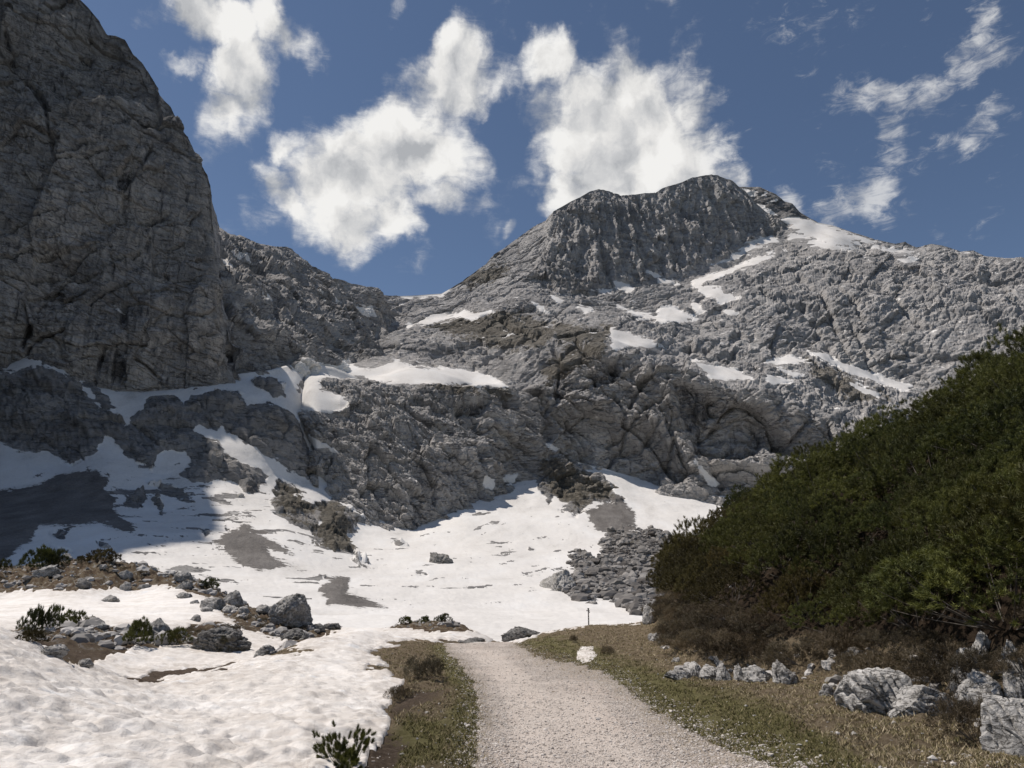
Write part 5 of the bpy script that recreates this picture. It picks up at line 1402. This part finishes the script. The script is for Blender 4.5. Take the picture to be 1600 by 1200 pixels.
# gravel on the path, chips on the turf
n_g = 42000
yy = 1 / RS.uniform(1 / 30.0, 1 / 7.2, n_g * 3)
xx = RS.uniform(-2.6, 4.8, n_g * 3)
pm = H_PATH(xx, yy)
ok = (pm > -0.45) & (RS.uniform(0, 1, len(xx)) < np.where(pm < 0, np.clip(1 + pm / .45, 0, 1) * .8, np.clip(.45 + (pm < .5) * .5, 0, 1)))
xx, yy = xx[ok][:n_g], yy[ok][:n_g]
zz = HField(np.maximum(pz, gz))(xx, yy)
sz_g = np.minimum(RS.gamma(1.7, 0.0030, len(xx)) + .0035, .035)
scatter_stones('gravel', np.stack([xx, yy, zz + sz_g * .2], -1), sz_g, M_GRAVEL, 4, 1, 'loose limestone gravel on the path')
n_c = 350
yy = 1 / RS.uniform(1 / 34.0, 1 / 7.2, n_c * 4); xx = RS.uniform(-6, 7, n_c * 4)
ok = (H_PATH(xx, yy) < -0.1) & (H_BARE(xx, yy) > .15)
xx, yy = xx[ok][:n_c], yy[ok][:n_c]
sz_c = RS.gamma(1.4, 0.008, len(xx)) + .006
scatter_stones('stones', np.stack([xx, yy, H_GND(xx, yy) + sz_c * .2], -1), sz_c, M_LOOSE, 5, 1, 'small pale stones scattered in the turf beside the path')

# ------------------------------------------------------------------ turf
print('grass')


def grass_mat():
    m, n = new_mat('dry_grass')
    a = attr(n, 'tone')
    col = n.ramp(a, [(0.0, (0.10, 0.096, 0.034)), (0.35, (0.18, 0.160, 0.070)), (0.6, (0.27, 0.215, 0.125)), (1.0, (0.50, 0.42, 0.29))])
    b = finish(n, col, 0.85, spec=0.1)
    return m


n_b = 150000
yy = 1 / RS.uniform(1 / 38.0, 1 / 7.0, n_b * 3)
xx = RS.uniform(-9, 9, n_b * 3)
q0 = np.stack([xx, yy, yy * 0], -1)
clump = fbm(q0, 0.5, 3, .6, 400)
ok = (H_PATH(xx, yy) < -0.02 + np.abs(RS.normal(0, .16, len(xx)))) & (H_BARE(xx, yy) > .05) & (clump > -0.22) & (toe_dist(xx, yy) < .8)
ok &= sdf_many(*proj(np.stack([xx, yy, H_GND(xx, yy)], -1)), DIRT) < 3
xx, yy = xx[ok][:n_b], yy[ok][:n_b]
nb = len(xx)
base_ = np.stack([xx, yy, H_GND(xx, yy) - .005], -1)
gr_ = sdf_many(*proj(base_), GREEN)
tone = np.clip(RS.uniform(.25, 1, nb) - np.clip(gr_ / 12 + .6, 0, 1) * RS.uniform(.1, .65, nb), 0, 1)
hgt_ = RS.gamma(4, .0062, nb) + .010
w_ = (.0025 + .00045 * yy)
aa = RS.uniform(0, 6.28, nb); lean = RS.normal(0, .75, (nb, 2))
sx = np.stack([np.cos(aa) * w_, np.sin(aa) * w_, np.zeros(nb)], -1)
tip = base_ + np.stack([lean[:, 0] * hgt_, lean[:, 1] * hgt_, hgt_], -1)
V = np.stack([base_ - sx, base_ + sx, tip], 1).reshape(-1, 3)
go = tri_mesh('grass', V, np.arange(nb * 3).reshape(-1, 3), grass_mat(), False)
at = go.data.attributes.new('tone', 'FLOAT', 'POINT'); at.data.foreach_set('value', np.repeat(tone, 3).astype(np.float32))
setp(go, 'short straw-coloured and green alpine grass beside the path', None, kind='stuff')

# ------------------------------------------------------------------ mountain pines and heath
print('pines')


def needle_mat(name, c0, c1, c2):
    m, n = new_mat(name)
    oi = n.new('ShaderNodeObjectInfo').outputs['Random']
    ri = n.new('ShaderNodeNewGeometry').outputs['Random Per Island']
    a = attr(n, 'tone')
    t = n.m('ADD', n.m('MULTIPLY', a, 0.75), n.m('MULTIPLY', ri, 0.25))
    col = n.ramp(t, [(0.1, c0), (0.5, c1), (0.9, c2)])
    hue = n.mix(n.m('MULTIPLY', oi, 0.30), col, tuple(x * y for x, y in zip(c2, (1.1, 0.85, 0.7))))
    val = n.new('ShaderNodeHueSaturation'); n.put(val.inputs['Color'], hue); n.put(val.inputs['Value'], n.m('ADD', 0.55, n.m('MULTIPLY', n.m('FRACT', n.m('MULTIPLY', oi, 7.31)), 0.62)))
    hue = val.outputs[0]
    d = n.new('ShaderNodeBsdfPrincipled'); n.put(d.inputs['Base Color'], hue); d.inputs['Roughness'].default_value = 0.6
    d.inputs['Specular IOR Level'].default_value = 0.25
    tr = n.new('ShaderNodeBsdfTranslucent'); n.put(tr.inputs[0], n.mix(1.0, hue, (1.0, 1.0, 0.6), 'MULTIPLY'))
    mx = n.new('ShaderNodeMixShader'); mx.inputs[0].default_value = 0.22
    n.l.new(d.outputs[0], mx.inputs[1]); n.l.new(tr.outputs[0], mx.inputs[2])
    o = n.new('ShaderNodeOutputMaterial'); n.l.new(mx.outputs[0], o.inputs[0])
    return m


M_NEEDLE = needle_mat('pine_needles', (0.018, 0.025, 0.009), (0.062, 0.075, 0.022), (0.150, 0.160, 0.046))
M_NEEDLE_OLIVE = needle_mat('olive_pine_needles', (0.030, 0.026, 0.010), (0.080, 0.070, 0.025), (0.135, 0.115, 0.045))
M_HEATH = needle_mat('dry_heath_twigs', (0.040, 0.032, 0.022), (0.105, 0.084, 0.056), (0.20, 0.172, 0.125))
mB, nB_ = new_mat('pine_bark')
finish(nB_, nB_.ramp(nB_.noise(nB_.new('ShaderNodeTexCoord').outputs['Object'], 20, 4, .6), [(0.3, (0.06, 0.05, 0.042)), (0.7, (0.20, 0.18, 0.16))]), 0.9)
M_BARK = mB


def tubes(paths, radii):
    """three sided tapering stems; paths (n,k,3)"""
    n, k, _ = paths.shape
    d = np.gradient(paths, axis=1); d /= np.linalg.norm(d, axis=-1, keepdims=True) + 1e-9
    a = np.cross(d, np.array([0.3, 0.9, 0.1])); a /= np.linalg.norm(a, axis=-1, keepdims=True) + 1e-9
    b = np.cross(d, a)
    r = radii[:, None] * np.linspace(1, .3, k)[None]
    ring = [paths + (a * math.cos(t) + b * math.sin(t)) * r[..., None] for t in (0, 2.094, 4.189)]
    V = np.stack(ring, 2).reshape(-1, 3)
    base = (np.arange(n) * k * 3)[:, None, None]
    seg = (np.arange(k - 1) * 3)[None, :, None]
    F_ = []
    for j in range(3):
        j2 = (j + 1) % 3
        F_.append(base + seg + np.array([j, j2, j2 + 3, j + 3])[None, None])
    return V, np.concatenate([f.reshape(-1, 4) for f in F_], 0)


def make_shrub(seed, Rr, Hh, nbr, shoots, nlen=.055, nw=.0085, nn=20, slen=.15, upright=.8, hollow=.45, lumpy=0):
    rs = np.random.RandomState(seed)
    az_ = rs.uniform(0, 2 * math.pi, nbr); u = rs.uniform(0.02, 1, nbr) ** 0.8
    el_ = np.arcsin(u)
    lob = 1 + .22 * np.sin(az_ * 3 + seed) * np.cos(el_ * 2) + .16 * np.sin(az_ * 5 + seed * 2.1 + el_ * 4) + rs.normal(0, .07, nbr)
    inner = rs.uniform(0, 1, nbr) < hollow
    if lumpy:
        dirs = np.stack([np.cos(az_) * np.cos(el_), np.sin(az_) * np.cos(el_), np.sin(el_)], -1)
        lob = lob + .55 * fbm(dirs * 1.0 + seed, .55, 2, .5, seed)
    lob = np.where(inner, lob * rs.uniform(.35, .85, nbr), lob)
    tip = np.stack([np.cos(az_) * np.cos(el_) * Rr * lob, np.sin(az_) * np.cos(el_) * Rr * lob, (.12 + .95 * np.sin(el_) * lob) * Hh], -1)
    base = np.stack([np.cos(az_) * Rr * .18, np.sin(az_) * Rr * .18, np.zeros(nbr)], -1) * rs.uniform(.2, 1, (nbr, 1))
    t = np.linspace(0, 1, 5)[None, :, None]
    mid = base * .35 + tip * .65; mid[:, 2] = tip[:, 2] * .28
    path_ = (1 - t) ** 2 * base[:, None] + 2 * t * (1 - t) * mid[:, None] + t * t * tip[:, None]
    # shoots near the ends
    S = []
    AX = []
    TN = []
    twig = np.clip(rs.normal(.5, .25, nbr), 0, 1)
    for j in range(shoots):
        tt = rs.uniform(.8 if lumpy else .62, 1.0, nbr)[:, None]
        q = (1 - tt) ** 2 * base + 2 * tt * (1 - tt) * mid + tt * tt * tip
        q = q + rs.normal(0, .045 if lumpy else .05 + .05 * Rr, (nbr, 3)) * np.array([1, 1, .7])
        out = tip - np.array([0, 0, Hh * .3]); out /= np.linalg.norm(out, axis=-1, keepdims=True)
        ax = out * (1 - upright * .6) + np.array([0, 0, upright]) + rs.normal(0, .25, (nbr, 3))
        ax /= np.linalg.norm(ax, axis=-1, keepdims=True)
        if lumpy: q = q + rs.normal(0, .035, (nbr, 3))
        S.append(q); AX.append(ax)
        TN.append(np.clip(twig + rs.normal(0, .08, nbr), 0, 1) if lumpy else np.clip(rs.normal(.5, .2, nbr), 0, 1))
    S = np.concatenate(S); AX = np.concatenate(AX); TN = np.concatenate(TN)
    S[:, 2] = np.maximum(S[:, 2], .02)
    ns = len(S)
    L = slen * rs.uniform(.7, 1.25, ns)
    a = np.cross(AX, np.array([.31, .9, .2])); a /= np.linalg.norm(a, axis=-1, keepdims=True); b = np.cross(AX, a)
    th = rs.uniform(0, 2 * math.pi, (ns, nn)); tt = rs.uniform(0, 1, (ns, nn)) ** .8
    rad = a[:, None] * np.cos(th)[..., None] + b[:, None] * np.sin(th)[..., None]
    root = S[:, None] + AX[:, None] * (tt * L[:, None])[..., None]
    nd = rad * (.85 - .45 * tt[..., None]) + AX[:, None] * (.45 + .5 * tt[..., None])
    nd /= np.linalg.norm(nd, axis=-1, keepdims=True)
    ln = nlen * rs.uniform(.75, 1.2, (ns, nn))[..., None]
    side = np.cross(nd, rad + rs.normal(0, .3, rad.shape)); side /= np.linalg.norm(side, axis=-1, keepdims=True) + 1e-9
    V = np.stack([root - side * nw / 2, root + side * nw / 2, root + nd * ln], 2).reshape(-1, 3)
    tone = np.repeat(TN, nn * 3)
    return V, tone, path_


def make_mound(seed, Rr, Hh, lobes, per, nlen=.05, nw=.013, nn=26, low=-.15, grow=.30):
    """a dwarf pine: rounded lobes, each covered in short needle tufts"""
    rs = np.random.RandomState(seed)
    C, LR, TNs = [], [], []
    for i in range(lobes):
        r = Rr * math.sqrt(rs.uniform(0, 1)) * .72
        a = rs.uniform(0, 6.28)
        lr = rs.uniform(.20, .34) * Rr
        z = Hh * (1 - .6 * (r / Rr) ** 1.5) * rs.uniform(.5, 1.05) - lr * .35
        if i < lobes // 3:
            r = Rr * rs.uniform(.65, .85); z = Hh * rs.uniform(.10, .28); a = 6.283 * (i + rs.uniform(-.3, .3)) / (lobes // 3)
        C.append((r * math.cos(a), r * math.sin(a), max(z, .1))); LR.append(lr); TNs.append(rs.normal(.5, .22))
    C = np.array(C); LR = np.array(LR)
    n = lobes * per
    k = np.repeat(np.arange(lobes), per)
    u = rs.uniform(low, 1, n); th = rs.uniform(0, 6.28, n); c = np.sqrt(1 - u * u)
    dr = np.stack([c * np.cos(th), c * np.sin(th), u], -1)
    S = C[k] + dr * (LR[k] * (1 + rs.normal(0, .10, n)))[:, None]
    inside = np.zeros(n, bool)
    for i in range(lobes):
        inside |= (k != i) & (np.linalg.norm(S - C[i], axis=1) < LR[i] * .78)
    keep_ = ~inside & (S[:, 2] > .03)
    S, dr, k = S[keep_], dr[keep_], k[keep_]
    ns = len(S)
    AX = dr + np.array([0, 0, .55]) + rs.normal(0, .22, (ns, 3)); AX /= np.linalg.norm(AX, axis=1, keepdims=True)
    a = np.cross(AX, np.array([.31, .9, .2])); a /= np.linalg.norm(a, axis=-1, keepdims=True); b = np.cross(AX, a)
    th = rs.uniform(0, 6.28, (ns, nn)); cone = rs.uniform(.15, 1.25, (ns, nn))
    rad = a[:, None] * np.cos(th)[..., None] + b[:, None] * np.sin(th)[..., None]
    nd = rad * np.sin(cone)[..., None] + AX[:, None] * np.cos(cone)[..., None]
    root = S[:, None] + AX[:, None] * (rs.uniform(0, .06, (ns, nn)))[..., None] + rs.normal(0, .012, (ns, nn, 3))
    ln = nlen * rs.uniform(.75, 1.2, (ns, nn))[..., None] * rs.uniform(.8, 1.25, (ns, 1, 1))
    side = np.cross(nd, rad + rs.normal(0, .5, rad.shape)); side /= np.linalg.norm(side, axis=-1, keepdims=True) + 1e-9
    V = np.stack([root - side * nw / 2, root + side * nw / 2, root + nd * ln], 2).reshape(-1, 3)
    tn = np.clip(np.array(TNs)[k] + rs.normal(0, .13, ns), 0, 1)
    tone = np.repeat(tn, nn * 3)
    t = np.linspace(0, 1, 5)[None, :, None]
    m_ = min(22, ns); kk = rs.choice(ns, m_, replace=False)
    tip = S[kk] - dr[kk] * .05
    base = np.stack([tip[:, 0] * .12, tip[:, 1] * .12, np.zeros(m_)], -1)
    mid = base * .4 + tip * .6; mid[:, 2] = tip[:, 2] * .35
    return V, tone, (1 - t) ** 2 * base[:, None] + 2 * t * (1 - t) * mid[:, None] + t * t * tip[:, None]


def mound_meshes(seed, mat, **kw):
    V, tone, path_ = make_mound(seed, **kw)
    fo = tri_mesh('foliage', V, np.arange(len(V)).reshape(-1, 3), mat, False, do_link=False)
    at_ = fo.data.attributes.new('tone', 'FLOAT', 'POINT'); at_.data.foreach_set('value', tone.astype(np.float32))
    TV, TF = tubes(path_, np.full(len(path_), .010 * max(kw['Rr'], .4)))
    br = tri_mesh('branches', TV, TF, M_BARK, True, do_link=False)
    return fo, br


def shrub_meshes(seed, mat, **kw):
    V, tone, path_ = make_shrub(seed, **kw)
    fo = tri_mesh('foliage', V, np.arange(len(V)).reshape(-1, 3), mat, False, do_link=False)
    at_ = fo.data.attributes.new('tone', 'FLOAT', 'POINT'); at_.data.foreach_set('value', tone.astype(np.float32))
    k = min(len(path_), 90)
    TV, TF = tubes(path_[:k], np.full(k, .012 * max(kw['Rr'], .5)))
    br = tri_mesh('branches', TV, TF, M_BARK, True, do_link=False)
    return fo, br


def put_shrub(name, src, loc, s, rz, label, cat, group=None, mat=None, tilt=(0, 0)):
    e = bpy.data.objects.new(name, None)
    e.empty_display_size = .2
    SC.collection.objects.link(e)
    e.location = loc; e.rotation_euler = (tilt[0], tilt[1], rz); e.scale = s if hasattr(s, '__len__') else (s, s, s)
    setp(e, label, cat, group)
    for c in src:
        o = c.copy()
        o.parent = e
        SC.collection.objects.link(o)
        if mat is not None and o.name.startswith('foliage'):
            o.material_slots[0].link = 'OBJECT'; o.material_slots[0].material = mat
    return e


PINES = [mound_meshes(500 + i, M_NEEDLE, Rr=1.15 + .12 * (i % 3), Hh=1.06 + .16 * (i % 2), lobes=30, per=50, nlen=.062, nw=.0095, nn=40) for i in range(6)]
HEATHS = [mound_meshes(540 + i, M_HEATH, Rr=.5, Hh=.34, lobes=12, per=50, nlen=.042, nw=.006, nn=18) for i in range(3)]

HEATHZ = [[(1000, 905), (1100, 925), (1180, 945), (1232, 985), (1262, 1070), (1300, 1100), (1300, 1130), (1000, 1130)]]
OUTCROP = [[(1325, 1020), (1400, 1010), (1490, 1040), (1500, 960), (1620, 930), (1900, 930), (1900, 1500), (1500, 1250), (1440, 1130), (1330, 1130)]]
rs = np.random.RandomState(31)
pts = []
tries = 0
while tries < 34000:
    tries += 1
    y = rs.uniform(5, 50); x = rs.uniform(3, 36)
    s = toe_dist(np.array([x]), np.array([y]))[0]
    if s < 0.22: continue
    z = float(H_GND(x, y)[0])
    if x > y * 0.93 + .5: continue
    if z > 17: continue
    if y > 14 and s > 17: continue
    qx, qy = proj(np.array([[x, y, z + .3]])); qx, qy = float(qx[0]), float(qy[0])
    hz = sdf_many(np.array([qx]), np.array([qy]), HEATHZ)[0] > 0
    oc = sdf_many(np.array([qx]), np.array([qy]), OUTCROP)[0] > 0
    kind_ = 'heath' if (hz or oc or s < .85) else 'pine'
    if kind_ == 'heath' and s < .85 and y > 30 and not hz: continue
    if kind_ == 'pine' and s < .9: continue
    if kind_ == 'heath' and oc and rs.uniform() < .2: continue
    sc_ = float(np.exp(rs.normal(0, .26))) if kind_ == 'pine' else 1.0
    mind = (.38 if oc else .44) if kind_ == 'heath' else (1.10 if y < 21 else 1.38) * min(sc_, 1.3)
    if any((p[0] - x) ** 2 + (p[1] - y) ** 2 < (mind if p[3] == kind_ else .7) ** 2 for p in pts): continue
    pts.append((x, y, z, kind_, qx, qy, sc_))
pines = [p for p in pts if p[3] == 'pine']
heaths = [p for p in pts if p[3] == 'heath']
print('pines', len(pines), 'heath', len(heaths))
def pine_words(olive, x, y, z, qx, qy):
    line = np.interp(qx, [1030, 1100, 1250, 1330, 1400, 1500, 1600], [905, 830, 775, 745, 690, 610, 575])
    if olive: return 'olive brown mountain pine in the thinner left end of the thicket', 'shrub', 'olive pines at the tip of the thicket'
    if qy < line: return 'dark mountain pine outlined against the mountain along the top edge of the thicket', 'shrub', 'pines along the skyline of the thicket'
    if qy > 930: return 'dark green mountain pine at the foot of the thicket above the pale rocks', 'shrub', 'pines at the foot of the thicket'
    if z > 5: return 'dark green mountain pine in the dense upper part of the thicket', 'shrub', 'pines in the upper thicket'
    return 'dark green mountain pine in the dense middle of the thicket', 'shrub', 'pines in the middle of the thicket'


for i, (x, y, z, k_, qx, qy, sc_) in enumerate(pines[:360]):
    s = min(max(sc_ * 1.05, .65), 1.7)
    olive = qx < 1175 + rs.normal(0, 40)
    if olive: s *= 1.0
    put_shrub('mountain_pine', PINES[i % 6], (x, y, z - .1), (s, s, s * rs.uniform(.75, 1.3)), rs.uniform(0, 6.28), *pine_words(olive, x, y, z, qx, qy),
              M_NEEDLE_OLIVE if olive else None)
for i, (x, y, z, k_, qx, qy, sc_) in enumerate(heaths[:290]):
    s = rs.uniform(.8, 1.4)
    right = qx > 1310
    put_shrub('heath_shrub', HEATHS[i % 3], (x, y, z - .03), (s, s, s * rs.uniform(.7, 1.2)), rs.uniform(0, 6.28),
              'dry brown heath cushion among the pale ribbed rocks at the right' if right else ('brown heath cushion on the upper bank under the olive pines' if qy < 985 else 'low brown heath cushion on the bank just behind the outcrop row'),
              'shrub', 'heath cushions among the ribbed rocks' if right else ('heath cushions under the olive pines' if qy < 985 else 'heath cushions behind the outcrop row'))

idx = np.nonzero(((rough_zone > 0.5) & (bare_m > 0.25) & (YY < 72) & (YY > 23)).ravel())[0]
kk = rs.choice(idx, 900); hp = []
for q_ in np.stack([XX, YY, gz], -1).reshape(-1, 3)[kk]:
    if all((q_[0] - r_[0]) ** 2 + (q_[1] - r_[1]) ** 2 > 1.3 for r_ in hp): hp.append(q_)
print('hummock heath', len(hp))
for i, q_ in enumerate(hp[:170]):
    s = rs.uniform(.6, 1.1)
    farh = q_[1] > 40
    put_shrub('heath_shrub', HEATHS[i % 3], (q_[0], q_[1], q_[2] - .08), (s, s, s * rs.uniform(.5, .9)), rs.uniform(0, 6.28),
              'brown heath cushion among broken rocks on the far hummock' if farh else 'brown heath cushion on the soil mound between the snow fields',
              'shrub', 'heath cushions on the far hummock' if farh else 'heath cushions on the soil mound')

# single pines that can be told apart
SP = [mound_meshes(560, M_NEEDLE, Rr=.6, Hh=.62, lobes=16, per=30, nn=30, nlen=.07, nw=.012),
      mound_meshes(561, M_NEEDLE, Rr=.65, Hh=.5, lobes=14, per=26, nn=30, nlen=.075, nw=.012),
      shrub_meshes(562, M_NEEDLE, Rr=.36, Hh=.42, nbr=24, shoots=6, nn=170, upright=.5, hollow=.4, slen=.06, nlen=.05, nw=.0045, lumpy=1)]


def single(label, bbox, src, mat=None, rz=0.0, base_py=None, name='mountain_pine', cat='shrub', d=None):
    x0, y0, x1, y1 = bbox
    pt = hit((x0 + x1) / 2, base_py or y1 - 1)
    if pt is None or d is not None:
        q = P((x0 + x1) / 2, y1, d or 60); pt = np.array([q[0], q[1], H_GND(q[0], q[1])[0]])
    w = (x1 - x0) * pt[1] * 1.03 / F_PX; h = (y1 - y0) * pt[1] * 1.03 / F_PX
    co = np.zeros(len(src[0].data.vertices) * 3, np.float32); src[0].data.vertices.foreach_get('co', co); co = co.reshape(-1, 3)
    cr, sr = math.cos(rz), math.sin(rz)
    ww = np.ptp(np.percentile(co[:, 0] * cr - co[:, 1] * sr, [1, 99])); hh = np.percentile(co[:, 2], 99)
    sx_ = w / ww; szz = h / hh
    put_shrub(name, src, tuple(pt - [0, 0, .03]), (sx_, sx_, szz), rz, label, cat, None, mat)


single('large bushy dark pine on the left crest of the hummock', (36, 858, 84, 892), SP[0], rz=1)
single('dark pine behind and right of the large one on the hummock', (72, 862, 101, 889), SP[1], rz=2)
single('yellow-green pine on the hummock crest', (139, 860, 183, 880), SP[1], M_NEEDLE_OLIVE, 3)
single('low olive pine just left of the yellow-green one', (118, 870, 138, 879), SP[0], M_NEEDLE_OLIVE, 4)
single('small dark pine at the left picture edge on the hummock', (-4, 876, 14, 893), SP[1], rz=.4)
single('small dark pine on the right crest of the hummock', (310, 898, 344, 915), SP[1], rz=.9)
single('tall dark pine at the left end of the soil mound', (30, 954, 64, 992), SP[0], rz=2.2)
single('bushy pine in the middle of the three on the soil mound', (60, 950, 98, 984), SP[1], rz=1.2)
single('spindly pine leaning right on the soil mound', (92, 957, 131, 983), SP[1], rz=.2)
single('tiny dark pine standing alone on the soil mound', (136, 965, 149, 980), SP[0], rz=.6)
single('dark pine in front of the pointed boulder', (196, 972, 232, 1008), SP[0], rz=3.2)
single('low dark pine between the pointed and the mossy boulder', (250, 984, 294, 1009), SP[1], rz=1.7)
single('scraggy pine on the lower left flank of the soil mound', (30, 984, 66, 1004), SP[0], M_NEEDLE_OLIVE, rz=2.9)
single('tiny pine at the left end of the dark soil island', (624, 963, 644, 974), SP[0], rz=.3, d=50)
single('tiny pine on top of the dark soil island', (654, 961, 672, 972), SP[0], rz=2.3, d=50)
single('tiny pine tuft at the right of the dark soil island', (680, 959, 706, 972), SP[1], rz=1.3, d=50)
single('young pine with brush-like shoots at the bottom edge beside the snow', (502, 1150, 578, 1203), SP[2], rz=.5, base_py=1199)
single('dark heath clump in the turf left of the path', (634, 1030, 690, 1062), HEATHS[0], name='heath_shrub', rz=1)
single('small dark heath tuft at the snow edge left of the path', (606, 1074, 642, 1092), HEATHS[1], name='heath_shrub', rz=2)
single('small brown heath tuft in the grass beyond the snow patch', (891, 993, 903, 1004), HEATHS[2], name='heath_shrub', rz=2)
single('brown heath tuft in the grass right of the snow patch', (940, 1011, 960, 1024), HEATHS[0], name='heath_shrub', rz=3)
single('round dark heath bush below the pale rocks at the lower right', (1480, 1096, 1580, 1160), HEATHS[1], name='heath_shrub', rz=.7)

# ------------------------------------------------------------------ the marker post
print('post')
import bmesh


def lathe(profile, seg=12, name='part', mat=None, parent=None):
    pr = np.array(profile, float)
    t = np.linspace(0, 2 * math.pi, seg, endpoint=False)
    V = np.stack([pr[:, None, 0] * np.cos(t)[None], pr[:, None, 0] * np.sin(t)[None], np.repeat(pr[:, 1:2], seg, 1)], -1).reshape(-1, 3)
    F_ = []
    for i in range(len(pr) - 1):
        for j in range(seg):
            F_.append((i * seg + j, i * seg + (j + 1) % seg, (i + 1) * seg + (j + 1) % seg, (i + 1) * seg + j))
    return tri_mesh(name, V, np.array(F_), mat, True, parent)


def simple_mat(name, c, rough=.7):
    m, n = new_mat(name)
    p = n.new('ShaderNodeTexCoord').outputs['Object']
    f = n.noise(p, 30, 4, .6)
    finish(n, n.mix(n.m('MULTIPLY', f, .6), c, tuple(x * .5 for x in c)), rough, f, .003)
    return m


M_WOOD = simple_mat('weathered_wood', (0.10, 0.085, 0.075)); M_PAINT = simple_mat('faded_white_paint', (0.5, 0.48, 0.45)); M_DARK = simple_mat('dark_metal', (0.05, 0.05, 0.052), .5)
pd = 37.6
q = P(920, 979, pd); gz_ = float(H_GND(q[0], q[1])[0])
post = bpy.data.objects.new('marker_post', None); link(post)
ztop = P(920, 950, pd)[2]
post.location = (q[0], q[1], gz_)
Hp = ztop - gz_
setp(post, 'thin dark marker post with small arms on the grass crest', 'post')
lathe([(0, -.1), (.030, -.1), (.028, Hp * .5), (.024, Hp * .9), (0, Hp * .9)], 12, 'pole', M_WOOD, post)
for k in range(4):
    z0 = Hp * (.30 + .14 * k)
    lathe([(.0285, z0), (.032, z0 + .003), (.032, z0 + .035), (.0285, z0 + .038)], 12, 'band', M_PAINT, post)
lathe([(0, Hp * .9 - .004), (.02, Hp * .9 - .004), (.045, Hp * .93), (.05, Hp * .96), (.035, Hp * .99), (0, Hp)], 14, 'cap', M_DARK, post)
bm = bmesh.new(); bmesh.ops.create_cube(bm, size=1)
bmesh.ops.scale(bm, vec=(.17, .02, .035), verts=bm.verts); bmesh.ops.translate(bm, vec=(-.02, -.036, Hp * .85), verts=bm.verts)
bmesh.ops.bevel(bm, geom=bm.edges[:], offset=.004, segments=2, affect='EDGES')
me = bpy.data.meshes.new('arm'); bm.to_mesh(me); bm.free(); me.materials.append(M_WOOD); link(bpy.data.objects.new('arm', me), post)
bm = bmesh.new(); bmesh.ops.create_cube(bm, size=1)
bmesh.ops.scale(bm, vec=(.07, .02, .05), verts=bm.verts); bmesh.ops.translate(bm, vec=(.035, -.036, Hp * .77), verts=bm.verts)
bmesh.ops.bevel(bm, geom=bm.edges[:], offset=.004, segments=2, affect='EDGES')
me = bpy.data.meshes.new('plate'); bm.to_mesh(me); bm.free(); me.materials.append(M_DARK); link(bpy.data.objects.new('plate', me), post)
print('done')
